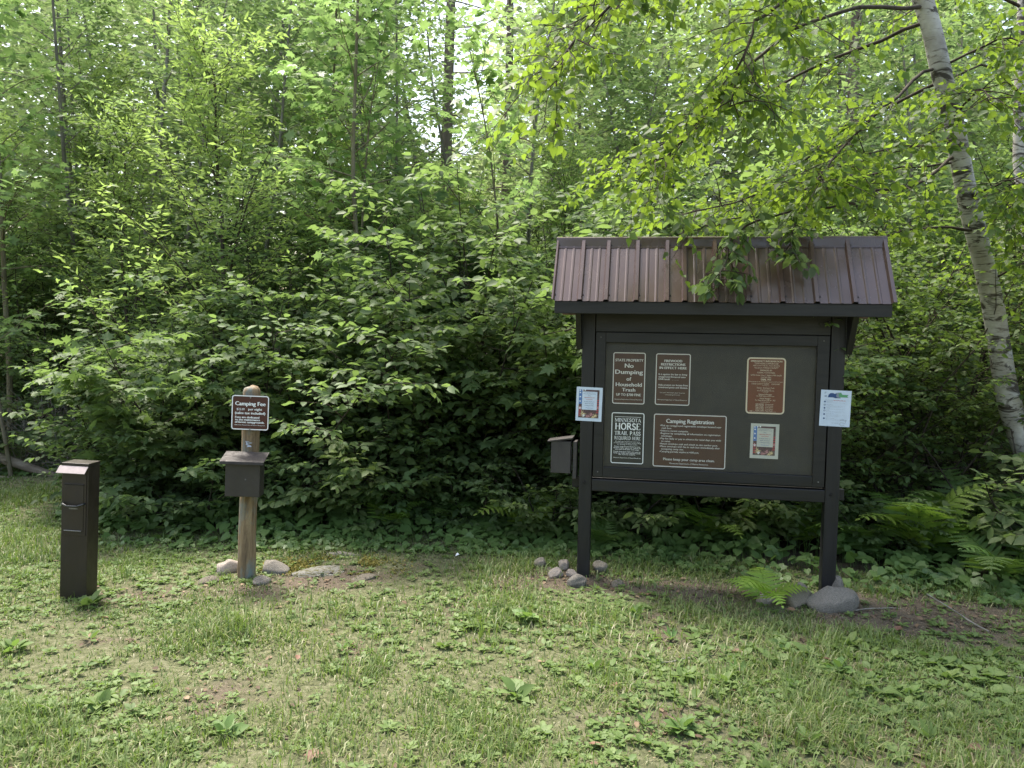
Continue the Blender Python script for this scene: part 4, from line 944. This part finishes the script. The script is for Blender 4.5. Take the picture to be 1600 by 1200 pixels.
# ------------------------------------------------------------------ plants: prototypes
def proto(p, tm, wood, leaf): return (p.wood('wood'), p.leaves('foliage', tm), M[wood], M[leaf])
PR = {}
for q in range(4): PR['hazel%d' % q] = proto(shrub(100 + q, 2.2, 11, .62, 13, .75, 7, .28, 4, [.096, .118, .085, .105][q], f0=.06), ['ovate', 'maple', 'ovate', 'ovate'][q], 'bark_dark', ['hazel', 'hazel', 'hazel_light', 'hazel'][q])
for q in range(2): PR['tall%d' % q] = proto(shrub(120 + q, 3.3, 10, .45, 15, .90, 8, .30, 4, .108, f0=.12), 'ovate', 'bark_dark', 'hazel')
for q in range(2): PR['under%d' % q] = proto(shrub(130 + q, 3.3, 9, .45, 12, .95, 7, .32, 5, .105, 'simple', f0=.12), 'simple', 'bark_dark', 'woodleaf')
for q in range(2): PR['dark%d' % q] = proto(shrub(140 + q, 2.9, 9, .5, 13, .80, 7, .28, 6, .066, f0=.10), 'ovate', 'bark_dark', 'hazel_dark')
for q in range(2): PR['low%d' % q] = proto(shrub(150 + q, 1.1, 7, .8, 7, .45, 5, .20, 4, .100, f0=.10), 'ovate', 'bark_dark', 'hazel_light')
PR['young'] = proto(tree(201, 4.3, .035, .16, 44, 1.75, 13, .42, 11, .080, .60, (-.02, 0), .02, .45, .1, .6, .06, .5), 'narrow', 'bark_dark', 'lightleaf')
PR['maple0'] = proto(tree(211, 7.2, .042, .30, 30, 1.45, 6, .34, 4, .125, .45, (-.06, -.02), -.03, .3, .45, .9, .03), 'maple', 'bark_sap', 'maple')
PR['maple1'] = proto(tree(212, 6.0, .028, .22, 28, 1.3, 6, .34, 4, .12, .5, (.03, 0), -.03, .3, .45, .9, .04), 'maple', 'bark_sap', 'maple')
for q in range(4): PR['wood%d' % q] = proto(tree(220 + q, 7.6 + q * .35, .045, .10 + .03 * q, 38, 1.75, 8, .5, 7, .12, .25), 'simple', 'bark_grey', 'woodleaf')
for q in range(2): PR['pine%d' % q] = proto(pine(240 + q, 12, .14), 'needle', 'bark_pine', 'needle')
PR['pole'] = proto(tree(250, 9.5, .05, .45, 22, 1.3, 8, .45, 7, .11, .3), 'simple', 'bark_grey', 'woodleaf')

def plant(name, key, x, y, s, rz, label, cat, group=None, parts=('trunk', 'crown'), tilt=(0, 0), leafmat=None, sz=None):
    wm, lm, wmat, lmat = PR[key]
    e = empty(name, (x, y, float(hgt(x, y))), 0, label, cat, group, (tilt[0], tilt[1], rz), (s, s, sz or s))
    a_ = link(parts[0], wm, wmat, e); b_ = link(parts[1], lm, lmat, e)
    return e
SH = ('stems', 'foliage')
G1 = 'broad-leaved shrubs along the edge of the wood'
for args in [
 ('hazel0', -3.75, 7.75, .80, .3, 'low spreading shrub at the left end of the shrub wall beside the lawn gap'),
 ('hazel1', -3.05, 7.55, .90, 1.9, 'leafy shrub behind the fee pillar, second from the left end'),
 ('hazel2', -2.15, 7.65, .98, 4.0, 'leafy shrub directly behind the Camping Fee sign'),
 ('hazel3', -1.25, 7.70, .98, 5.1, 'leafy shrub just right of the fee post, behind the mossy rock'),
 ('hazel0', -.45, 7.85, 1.05, 3.6, 'leafy shrub halfway between the fee post and the notice board'),
 ('hazel1', .30, 8.0, 1.05, .7, 'leafy shrub behind the envelope box at the left of the notice board'),
 ('hazel2', 1.15, 8.0, 1.0, 6.1, 'leafy shrub seen under the left half of the notice board'),
 ('hazel3', 2.0, 7.8, 1.0, 2.4, 'leafy shrub seen under the right half of the notice board')]:
    plant('leafy_shrub', args[0], *args[1:5], args[5], 'shrub', G1, SH)
for args in [
 ('tall0', -2.7, 8.9, .80, .5, 'taller shrub behind the shrubs near the fee pillar'),
 ('tall1', -1.55, 9.0, .84, 2.5, 'tall shrub behind the mossy rock, below the thin leaning sapling'),
 ('tall0', -.55, 8.7, .93, 3.9, 'tall bright shrub left of the notice board roof'),
 ('tall1', .25, 8.6, 1.0, 5.0, 'tall shrub whose top meets the left end of the metal roof'),
 ('tall0', 1.3, 9.0, 1.0, 1.0, 'tall shrub rising behind the middle of the metal roof'),
 ('tall1', 2.3, 9.1, 1.02, .2, 'tall shrub rising behind the right end of the metal roof'),
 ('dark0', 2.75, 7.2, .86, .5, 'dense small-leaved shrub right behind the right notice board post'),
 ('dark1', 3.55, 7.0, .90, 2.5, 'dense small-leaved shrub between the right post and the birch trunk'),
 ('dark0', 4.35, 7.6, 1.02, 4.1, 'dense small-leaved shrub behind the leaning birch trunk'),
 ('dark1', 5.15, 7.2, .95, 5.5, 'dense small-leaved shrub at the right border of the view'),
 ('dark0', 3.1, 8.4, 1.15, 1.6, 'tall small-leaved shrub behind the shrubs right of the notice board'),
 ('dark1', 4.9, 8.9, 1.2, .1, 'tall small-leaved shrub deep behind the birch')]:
    plant('leafy_shrub', args[0], *args[1:5], args[5], 'shrub', G1, SH)
for args in [
 ('low0', -4.75, 9.7, .9, .5, 'low bush on the far side of the fallen log'),
 ('low1', -3.4, 6.95, .55, 2.0, 'small low bush at the foot of the shrubs behind the fee pillar'),
 ('low0', -.35, 7.0, .62, 1.0, 'small low bush at the foot of the shrubs in the middle'),
 ('low1', .35, 6.75, .70, 3.0, 'small low bush below the envelope box'),
 ('low0', -6.3, 9.6, 1.1, 4.0, 'low bush left of the fallen log at the end of the lawn gap'),
 ('low1', 3.1, 6.3, .60, 5.0, 'small low bush among the ferns right of the notice board'),
 ('low1', -2.75, 7.05, .85, .4, 'low bush between the fee pillar and the fee post, under the shrubs'),
 ('low0', -2.05, 7.15, .85, 3.1, 'low bush right behind the wooden fee post'),
 ('low1', -1.4, 7.1, .9, 4.6, 'low bush behind the mossy rock, under the shrubs'),
 ('low0', -.85, 7.25, .85, 2.2, 'low bush left of the fern under the middle shrubs'),
 ('low1', .95, 6.9, .8, 1.2, 'low bush seen through the gap under the notice board, left of centre'),
 ('low0', 1.75, 6.85, .8, .2, 'low bush seen through the gap under the notice board, right of centre'),
 ('low0', 4.25, 6.0, 1.1, 2.2, 'low bush hiding the foot of the leaning birch'),
 ('low1', 2.5, 6.7, .8, 2.9, 'low bush just right of the right notice board post')]:
    plant('low_bush', args[0], *args[1:5], args[5], 'bush', 'low bushes at the foot of the shrubs', SH)
# saplings
plant('young_tree', 'young', -3.3, 8.35, 1.12, .4, 'pale yellow-green young tree with narrow leaves above the fee pillar', 'young tree')
plant('young_tree', 'young', -4.6, 9.6, .95, 2.9, 'narrow-leaved young tree farther back, left of the pale one', 'young tree')
plant('maple_sapling', 'maple0', -1.62, 9.0, 1.0, 0, 'tall thin maple sapling with a bare leaning trunk in the middle of the wood edge', 'sapling')
plant('maple_sapling', 'maple1', -2.05, 9.2, 1.05, 1.5, 'very thin straight maple sapling just left of the taller leaning one', 'sapling')
plant('maple_sapling', 'maple1', -5.9, 9.0, 1.0, 3.4, 'lanky maple sapling leaning right at the far left border', 'sapling', tilt=(0, rad(7)))
plant('maple_sapling', 'maple0', -6.7, 10.2, 1.0, 2.2, 'maple sapling behind the leaning one at the far left border', 'sapling', tilt=(0, rad(4)))
plant('maple_sapling', 'maple1', .1, 9.8, .9, 4.2, 'maple sapling behind the tall shrubs left of the metal roof', 'sapling')
plant('maple_sapling', 'maple0', -2.7, 10.3, .92, 4.0, 'maple sapling between the pale young tree and the leaning sapling', 'sapling')
GY = 'pale young trees in the second row'
for x, y, s in [(-7.4, 10.6, 1.0), (-.9, 10.0, .8), (.9, 10.4, .95), (3.5, 9.6, 1.0), (5.9, 9.6, 1.05), (-2.4, 11.2, 1.1), (-5.9, 11.8, 1.2), (-8.8, 12.0, 1.2)]:
    plant('young_tree', 'young', x, y, s, x * 1.7, 'light green young tree with narrow leaves behind the front row of shrubs', 'young tree', GY)
for q, (x, y, s) in enumerate([(-8.5, 10.8, 1), (-7.6, 12, 1.1), (-6.6, 11.2, .95), (-5.0, 12.2, 1.1), (-3.6, 11, 1.05), (-4.2, 10.1, .85), (-2.0, 11.8, 1.2), (-.7, 11, 1.1), (.8, 11.8, 1.2), (2.2, 11.4, 1.15), (3.8, 11.6, 1.2), (4.4, 10, 1.1), (6.2, 10.6, 1.2), (7.6, 11.4, 1.2), (-9.8, 12.6, 1.1), (-6.6, 13.2, 1.2), (-3, 13.2, 1.2)]):
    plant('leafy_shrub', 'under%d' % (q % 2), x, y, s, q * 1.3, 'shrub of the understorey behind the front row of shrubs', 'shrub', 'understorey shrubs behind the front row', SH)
# pines and poles
plant('pine_tree', 'pine0', -1.32, 13.8, 1.0, 0, 'tall pine with a thick grey-brown trunk in the middle of the wood', 'pine tree')
plant('pine_tree', 'pine1', 5.2, 12.2, .9, 1, 'dark pine trunk rising behind the birch limbs right of the roof', 'pine tree')
plant('pine_tree', 'pine1', -.2, 16.5, 1.0, 2, 'pine standing farther back, right of the thick-trunked pine', 'pine tree')
plant('pine_tree', 'pine0', -6.2, 15.5, .95, 3, 'pine deep in the wood above the fee pillar', 'pine tree')
GW = 'slender leafy trees deep in the wood'
LW = 'slender leafy tree standing deep in the hazy wood behind the shrubs'
rt = random.Random(21)
for q, (x, y) in enumerate([(-8.4, 11.5), (-6.9, 12.6), (-5.4, 11.4), (-4.2, 12.4), (-3.2, 11.6), (-2.3, 13.0), (-.6, 11.9), (.6, 12.8), (1.6, 11.3), (2.9, 12.2), (3.9, 10.9), (6.3, 11.2), (7.4, 12.5), (8.6, 11.6),
                            (-10.5, 14.5), (-8.2, 15.2), (5.3, 10.6), (-6.0, 13.6), (-1.5, 15.2), (.2, 11.2), (8.1, 14.2), (-9.4, 12.9), (-4.7, 10.5), (4.9, 13.2), (2.2, 14.2), (-4.9, 15.0), (-3.3, 16.4), (1.2, 15.2), (3.0, 15.8), (6.6, 15.5), (9.5, 15.0), (11.5, 16)]):
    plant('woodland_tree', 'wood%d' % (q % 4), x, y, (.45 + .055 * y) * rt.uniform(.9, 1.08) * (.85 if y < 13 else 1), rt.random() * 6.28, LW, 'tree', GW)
for x, y, s in [(-5.35, 10.6, .9), (-4.75, 13.4, 1.1), (-3.75, 10.8, .8), (-2.95, 14.2, 1.2), (-1.75, 11.4, .8), (.35, 14.3, 1), (2.1, 13.4, .9), (4.6, 13.9, 1.2), (-7.6, 13.8, 1.1), (-6.4, 11.6, .9)]:
    plant('bare_pole_tree', 'pole', x, y, s, rt.random() * 6, 'thin grey pole-like trunk leafy only near its top', 'tree', 'thin grey trunks in the wood')

# far wood
rf = np.random.default_rng(31); n = 260000; nc = 1600
cxx = rf.uniform(-30, 30, nc); cyy = rf.uniform(16.5, 26, nc); czz = np.where(np.arange(nc) % 2 == 0, rf.uniform(.2, 9, nc) * rf.uniform(.5, 1, nc), rf.uniform(5, 12.5, nc))
id_ = rf.integers(0, nc, n); P = np.stack([cxx[id_], cyy[id_], czz[id_]], -1) + rf.normal(0, 1, (n, 3)) * np.array([1.2, 1.2, .8]); P[:, 2] = np.abs(P[:, 2])
P = P[~((P[:, 2] > 6.3) & (np.abs(P[:, 0] * 20 / P[:, 1] + 1.9) < 1.3 + .5 * rf.normal(0, 1, n)))]; n = len(P); id_ = rf.integers(0, nc, n)
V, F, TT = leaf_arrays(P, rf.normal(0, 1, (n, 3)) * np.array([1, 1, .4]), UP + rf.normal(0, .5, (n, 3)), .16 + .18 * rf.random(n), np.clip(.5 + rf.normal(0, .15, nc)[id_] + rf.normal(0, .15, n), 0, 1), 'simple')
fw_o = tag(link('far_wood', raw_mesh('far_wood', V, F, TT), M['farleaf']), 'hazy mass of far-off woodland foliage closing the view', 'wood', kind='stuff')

# ------------------------------------------------------------------ birch
birch = empty('birch_tree', (4.7, 6.5, 0), 0, 'leaning white-barked birch at the right with branches over the notice board', 'birch tree')
BB = np.array([4.7, 6.5, 0.0])
bt = np.array([(4.76, 6.5, -.25), (4.60, 6.5, .3), (4.20, 6.45, 1.22), (3.95, 6.35, 2.07), (3.66, 6.25, 2.82), (3.45, 6.15, 3.45), (3.22, 6.05, 4.0), (3.04, 6.0, 4.46), (2.78, 5.9, 5.06), (2.5, 5.8, 5.9)]) - BB
p = Plant(301)
fine = []; 
for q in range(len(bt) - 1):
    for u in np.linspace(0, 1, 6)[:-1]: fine.append(bt[q] * (1 - u) + bt[q + 1] * u + p.R.normal(0, .006, 3))
fine.append(bt[-1]); fine = np.array(fine); 
for _ in range(2): fine[1:-1] = (fine[:-2] + 2 * fine[1:-1] + fine[2:]) / 4
tz = np.linspace(0, 1, len(fine)); p.tubes.append((fine, np.interp(tz, [0, .15, .35, .6, .8, 1], [.12, .094, .079, .072, .069, .05]) * (1 + .04 * np.sin(tz * 60) * p.R.random(len(fine))), 18))
link('trunk', p.wood('birch_trunk'), M['birch'], birch)
LB = [[(3.19, 6.05, 3.88), (2.62, 5.6, 3.44), (2.15, 5.3, 2.98), (1.95, 5.1, 2.76)],
 [(3.06, 6.0, 4.36), (2.27, 5.4, 4.26), (1.52, 4.8, 3.74), (1.31, 4.6, 3.39), (1.22, 4.5, 3.07)],
 [(3.0, 6.0, 4.55), (1.76, 5.0, 4.38), (.87, 4.5, 3.88), (.41, 4.2, 3.43), (.17, 4.1, 3.12)],
 [(3.06, 6.0, 4.31), (2.07, 5.2, 3.91), (1.48, 4.9, 3.5), (1.07, 4.8, 3.0), (.79, 4.7, 2.78)],
 [(3.53, 6.2, 3.27), (2.98, 5.9, 2.94), (2.28, 5.6, 2.85), (1.66, 5.45, 2.75), (1.2, 5.4, 2.62)],
 [(3.72, 6.25, 2.68), (3.19, 6.1, 2.66), (2.81, 5.9, 2.55), (2.5, 5.75, 2.50)],
 [(3.29, 6.1, 3.88), (3.48, 5.7, 3.97), (3.6, 5.4, 3.77)],
 [(3.59, 6.2, 2.97), (3.75, 5.9, 2.84), (3.9, 5.6, 2.65)],
 [(3.0, 6.0, 4.65), (2.16, 5.0, 4.54), (1.31, 4.3, 4.05), (.64, 3.9, 3.73)],
 [(3.47, 6.15, 3.38), (2.91, 5.7, 3.18), (2.36, 5.4, 3.05), (2.03, 5.2, 2.85)],
 [(3.1, 6.05, 4.2), (2.5, 6.3, 4.0), (1.6, 6.6, 3.6), (.8, 6.7, 3.2)],
 [(3.3, 6.1, 3.8), (2.7, 6.4, 3.5), (2.2, 6.7, 3.1), (1.9, 6.8, 2.9)],
 [(2.9, 5.95, 4.8), (2.2, 6.1, 4.9), (1.2, 5.9, 4.5), (.3, 5.8, 4.0)],
 [(3.62, 6.2, 2.9), (3.66, 5.8, 2.98), (3.6, 5.4, 2.8)], [(3.9, 6.3, 2.3), (4.0, 5.9, 2.42), (4.05, 5.5, 2.3)], [(3.4, 6.1, 3.5), (3.35, 5.7, 3.6), (3.2, 5.3, 3.4)], [(3.5, 6.2, 3.2), (2.9, 6.2, 3.1), (2.4, 6.1, 2.85)]]
pb = limbs(302, [np.array(l) - BB for l in LB], [.014, .017, .017, .016, .015, .013, .011, .010, .015, .011, .016, .014, .017, .01, .01, .01, .01], [17, 27, 34, 27, 18, 10, 20, 18, 30, 17, 29, 22, 32, 17, 17, 16, 16], .50, 5, .21, 5, .064, .65, tdown=-.06)
keep_off_roof(pb, BB)
link('limbs', pb.wood('birch_limbs'), M['bark_dark'], birch); link('crown', pb.leaves('birch_crown', 'birch'), M['birchleaf'], birch)
# leafy sprays lying on the roof
LR = [[(2.45, 5.6, 2.75), (2.0, 5.48, 2.66), (1.55, 5.30, 2.52), (1.42, 5.16, 2.30), (1.34, 5.05, 2.10)], [(2.0, 5.48, 2.66), (1.86, 5.2, 2.48), (1.82, 5.09, 2.32)], [(1.7, 5.45, 2.62), (1.4, 5.38, 2.55), (1.12, 5.32, 2.46)]]
for l, r_, n_, sd0 in zip(LR, (.010, .006, .006), (16, 5, 3), (303, 308, 309)):
    pr = keep_off_roof(limbs(sd0, [np.array(l) - BB], r_, n_, .14, 3, .10, 4, .080, .6, tdown=-.12, tone=.25, f0=.3), BB)
    me = pr.leaves('roof_spray', 'ovate'); wd_m = pr.wood('w'); wd_m.polygons.foreach_set('material_index', np.ones(len(wd_m.polygons), np.int32))
    wd_m.attributes.new('tint', 'FLOAT', 'POINT')
    bm = bmesh.new(); bm.from_mesh(me); bm.from_mesh(wd_m); bm.to_mesh(me); bm.free()
    link('roof_spray', me, [M['hazel'], M['bark_dark']], birch)
b2 = empty('birch_tree', (5.75, 8.0, 0), 0, 'second pale birch trunk at the right border behind the leaning birch', 'birch tree')
p = Plant(305); b2pts = np.array([(5.75, 8, -.2), (5.5, 8, 1.4), (5.34, 8, 2.69), (5.17, 8, 3.67), (5.14, 8, 4.31), (5.12, 8, 5.27), (5.06, 8, 6.6)]) - np.array([5.75, 8, 0])
p.tube(b2pts, .085, .05, 14); link('trunk', p.wood('trunk'), M['birch'], b2)
pb2 = limbs(306, [np.array(l) for l in [[(-.6, 0, 3.7), (-.2, -.6, 4.0), (.2, -1.0, 3.7)], [(-.6, 0, 4.3), (-1.2, -.3, 4.5), (-1.9, -.5, 4.1)], [(-.5, 0, 2.9), (-.1, -.6, 3.0), (.1, -1.2, 2.6)], [(-.65, 0, 5.2), (-1.4, -.2, 5.3), (-2.2, -.5, 4.8)], [(-.45, 0, 2.6), (-1.0, -.3, 2.7), (-1.5, -.4, 2.4)]]], .018, 14, .55, 5, .22, 5, .064, .65)
link('limbs', pb2.wood('limbs'), M['bark_dark'], b2); link('crown', pb2.leaves('crown', 'birch'), M['birchleaf'], b2)

# ------------------------------------------------------------------ ferns
def frond_mesh(seed, n=12, Lc=.36):
    """one fern frond along +X: stalk, and pinnae as toothed blades that shorten towards the tip"""
    R = np.random.default_rng(seed); V = []; F = []; TT = []
    t = np.linspace(0, 1, 12); path = np.stack([.95 * t, 0 * t, .92 * t - .80 * t ** 2.2], -1)
    def at(u):
        x = u * 11; i_ = min(int(x), 10); return path[i_] * (1 - (x - i_)) + path[i_ + 1] * (x - i_), unit(path[i_ + 1] - path[i_])
    sp = .80 * 1.05 / n
    for k_ in range(n + 1):
        u = .20 + .80 * k_ / n; q, d = at(min(u, 1)); fall = (1 - (u - .20) / .86) ** .9; L_ = Lc * fall * (.92 + .16 * R.random()) + .015
        nn = unit(np.array([-d[2], 0, d[0]])); tone = .38 + .35 * u + R.normal(0, .07)
        for sg in ((-1, 1) if k_ < n else (0,)):
            pd = unit(d * (.38 if sg else 1) + np.array([0, sg, 0]) + nn * R.normal(.05, .06)); wv = unit(np.cross(nn, pd)); tw = R.normal(0, .12); wn_ = unit(wv + nn * tw)
            m = max(4, int(L_ / .026)); w0 = sp * .62 * (.55 + .45 * fall)
            def mp(v_): return q + pd * L_ * v_ + nn * (-.22 * L_ * v_ * v_)
            for j_ in range(m):
                a_, b_ = mp(j_ / m), mp((j_ + 1) / m); wd = w0 * (1 - (j_ + .2) / m) ** .6 * (.9 + .2 * R.random()); fwd_ = pd * (L_ / m) * .75
                for s2 in (-1, 1):
                    apex = (a_ + b_) / 2 + fwd_ + s2 * wn_ * wd - nn * .25 * wd; inner = a_ + s2 * wn_ * wd * .62 + fwd_ * .2 - nn * .12 * wd
                    o = len(V); V += [a_, b_, apex, inner]; F += [(o, o + 1, o + 2), (o, o + 2, o + 3)]; TT += [tone - .1, tone - .1, tone + .12, tone]
    V = np.array(V); F = np.array(F); TT = np.clip(np.array(TT), 0, 1)
    for off in (np.array([0, .005, 0]), np.array([0, 0, .005])):
        b_ = len(V); V = np.concatenate([V, path - off, path + off]); TT = np.concatenate([TT, np.full(24, .3)])
        q = np.arange(11); F = np.concatenate([F, np.stack([b_ + q, b_ + q + 1, b_ + q + 13], -1), np.stack([b_ + q, b_ + q + 13, b_ + q + 12], -1)])
    return V, F, TT
FR = [raw_mesh('frond', *frond_mesh(s)) for s in (1, 2)]
for m_ in FR: m_.materials.append(M['fern'])
FRB = []
for m_ in FR:
    c_ = m_.copy(); c_.materials.clear(); c_.materials.append(M['fernbright']); FRB.append(c_)
M['fernlime'] = mat_leaf('sunlit_lime_frond', (.16, .30, .035), (.24, .40, .055), (.30, .46, .08), (.40, .62, .05), .45, .5, .4)  # colour raised so this fern looks strongly lit where it stands in shade
FRL = []
for m_ in [raw_mesh('frond', *frond_mesh(s_, 10, .40)) for s_ in (3, 4)]:
    c_ = m_; c_.materials.append(M['fernlime']); FRL.append(c_)
def fern(x, y, s, nf, label, bright=False, seed=0, lift=.0, a0=0, span=6.283):
    r = random.Random(seed); e = empty('fern', (x, y, float(hgt(x, y)) - .01), 0, label, 'fern', 'ferns around the clearing edge')
    for k_ in range(nf):
        o = link('frond', (FRL if bright == 2 else FRB if bright else FR)[k_ % 2], None, e); ss = s * r.uniform(.75, 1.1); o.scale = (ss,) * 3
        o.rotation_euler = (r.uniform(-.2, .2), lift + r.uniform(-.35, .12), a0 + span * (k_ + r.uniform(-.25, .25)) / nf)
fern(1.72, 5.04, .41, 5, 'small bright lime-green fern beside the right notice board post', 2, 1, -.25)
fern(3.30, 6.05, .85, 6, 'tall sunlit fern right of the notice board below the birch', True, 2, -.45)
fern(3.85, 6.35, .9, 5, 'tall fern behind the sunlit one, near the birch trunk', False, 3, -.5)
fern(3.60, 5.50, .64, 6, 'dark green fern low at the right border', False, 4, -.3)
fern(4.05, 5.70, .72, 5, 'dark green fern cut by the right border of the view', False, 5, -.35)
fern(2.85, 6.15, .6, 5, 'shaded fern between the right post and the sunlit fern', False, 12, -.4)
fern(1.75, 6.5, .7, 5, 'fern seen under the notice board, left of its right post', True, 6, -.3)
fern(2.50, 6.4, .6, 5, 'fern just behind the right notice board post', True, 7, -.4)
fern(-1.05, 6.75, .52, 5, 'bright fern in front of the shrubs right of the mossy rock', True, 8, -.3)
fern(-.55, 6.95, .50, 6, 'fern under the middle shrubs', False, 9, -.35)
fern(.15, 6.7, .6, 5, 'fern below the envelope box', True, 10, -.4)
fern(.75, 6.3, .42, 6, 'small fern behind the left notice board post', False, 11, -.3)

# ------------------------------------------------------------------ bigger lawn weeds, fallen leaves, log, brush, twigs
rw = np.random.default_rng(41)
WM = []
for s in range(4):
    pnt = rosettes([0.0], [0.0], [10 + s], [.066], np.random.default_rng(50 + s), .65, 'ovate' if s % 2 else 'narrow'); pnt[0][:, 2] -= float(hgt(0, 0)); WM.append(leaf_mesh('rosette', *pnt)); WM[-1].materials.append(M['weed'])
for q, (x, y) in enumerate([(-2.30, 4.15), (-2.62, 4.0), (-2.05, 3.35), (-1.85, 3.40), (.62, 3.33), (.78, 3.30), (.95, 4.35), (.12, 4.6), (.25, 4.3), (-.1, 4.75), (1.2, 3.9), (1.45, 3.75), (1.6, 3.55), (1.75, 3.95), (1.35, 3.6), (2.0, 3.7),
                            (1.3, 3.2), (1.05, 2.95), (1.85, 3.25), (2.3, 3.9), (2.45, 3.5), (1.1, 3.75), (.45, 3.9), (-.35, 4.2), (-.9, 4.1), (-1.2, 3.2), (-.4, 3.1), (.05, 3.6), (2.2, 3.3), (1.55, 4.2), (.8, 4.7), (-2.6, 4.7), (.6, 5.2), (-3.2, 4.4), (2.7, 4.2), (1.95, 4.3)]):
    o = link('lawn_weed', WM[q % 4], None, None, (x, y, float(hgt(x, y))), (0, 0, rw.random() * 6.28), .65 + .7 * rw.random()); tag(o, 'rosette of broad green leaves growing in the short grass', 'weed', 'leafy weeds in the lawn')
DL = []
for s in range(2):
    v, f = TEMPL['maple' if s else 'ovate']; vv = v.copy(); vv[:, 2] = vv[:, 2] * 1.5 + .35 * (vv[:, 1] ** 2) + .12 * np.abs(vv[:, 0] - .4); me = raw_mesh('dead_leaf', vv, f, np.full(len(v), .5)); me.materials.append(M['deadleaf']); DL.append(me)
for q, (x, y, s) in enumerate([(1.30, 4.15, .07), (1.37, 3.98, .055), (1.75, 4.05, .05), (1.9, 3.95, .06), (.35, 3.15, .07), (-.77, 3.05, .075), (2.02, 3.15, .075), (1.83, 3.12, .06), (1.85, 4.85, .06), (2.5, 4.75, .05), (2.75, 4.6, .06), (1.1, 3.65, .06), (1.2, 3.3, .05),
                               (.55, 3.7, .045), (-1.1, 3.95, .05), (-.55, 4.55, .045), (-2.4, 4.45, .05), (2.35, 4.55, .055), (2.9, 4.95, .05), (.95, 5.1, .05)]):
    o = link('fallen_leaf', DL[q % 2], None, None, (x, y, float(hgt(x, y)) + .02), (rw.normal(0, .25), rw.normal(0, .25), rw.random() * 6.28), s); tag(o, 'single dry brown leaf lying on the short grass', 'leaf', 'fallen brown leaves on the lawn')
p = Plant(401); p.tube(p.line((-7.6, 9.2, .62), (1, -.08, -.26), 2.35, 8, .03, 0), .075, .05, 10)
tag(link('fallen_log', p.wood('fallen_log'), M['deadwood']), 'pale fallen tree stem lying at the end of the lawn gap at far left', 'log')
p = Plant(402); p.tube(p.line((-7.4, 9.0, .22), (1, .04, -.05), 1.7, 7, .04, 0), .03, .015, 7)
tag(link('fallen_branch', p.wood('fallen_branch'), M['deadwood']), 'thin grey dead branch lying under the fallen tree stem', 'branch')
for q, (x, y, rz) in enumerate([(2.45, 4.95, .25), (2.85, 4.75, 1.9), (2.6, 3.95, 2.6), (1.0, 4.1, .4)]):
    p = Plant(410 + q); p.tube(p.line((x - .2 * math.cos(rz), y - .2 * math.sin(rz), float(hgt(x, y)) + .012), (math.cos(rz), math.sin(rz), 0.0), .42, 6, .08, 0), .006, .003, 5)
    tag(link('twig', p.wood('twig'), M['bark_grey']), ['dead twig beside the large grey boulder', 'dead twig in the litter at the right, in front of the dark ferns', 'pale dead twig on the lawn at the lower right', 'dead twig on the lawn in front of the notice board'][q], 'twig')
p = Plant(420)
for q in range(150):
    a = p.R.random() * 6.28; x, y = -5.6 + p.R.normal(0, .45), 9.7 + p.R.normal(0, .3); st = p.line((x, y, 0), azi(a, .6 + .9 * p.R.random()), .5 + .9 * p.R.random(), 5, .18, -.05); p.tube(st, .006, .002, 3)
    for k_ in range(4):
        qq, dd = p.at(st, p.R.random()); p.twig(qq, dd + p.R.normal(0, .6, 3), .25, 3, .045, .5, .5, .0018, -.05, .5)
e = empty('dry_brush', (0, 0, 0), 0, 'tangle of dry brown twigs behind the fallen log at far left', 'brush'); e.location = (-5.6, 9.7, 0)
link('twigs', p.wood('twigs'), M['bark_grey'], e, (5.6, -9.7, 0)); link('withered_leaves', p.leaves('withered', 'narrow'), M['brush'], e, (5.6, -9.7, 0))
b = MB(); b.add([(0, 0, 0), (.03, .005, .012), (.035, .03, .004), (.008, .028, .016), (.018, .016, .024)], [(0, 1, 4), (1, 2, 4), (2, 3, 4), (3, 0, 4)])
tag(b.build('paper_scrap', M['palewhite'], None, loc=(-.42, 5.95, float(hgt(-.42, 5.95)) + .02)), 'small white scrap on the grass left of the notice board', 'scrap')

# ------------------------------------------------------------------ render
sc.render.engine = 'CYCLES'; sc.view_settings.view_transform = 'Standard'; sc.view_settings.look = 'None'; sc.view_settings.exposure = 0; sc.view_settings.gamma = 1
cy = sc.cycles; cy.film_exposure = 2.85; cy.use_light_tree = False; cy.use_adaptive_sampling = True; cy.adaptive_threshold = .02
cy.max_bounces = 4; cy.diffuse_bounces = 3; cy.glossy_bounces = 2; cy.transmission_bounces = 4; cy.transparent_max_bounces = 8
cy.use_denoising = True; cy.denoiser = 'OPENIMAGEDENOISE'; cy.denoising_prefilter = 'NONE'; cy.caustics_reflective = False; cy.caustics_refractive = False; cy.sample_clamp_indirect = 4
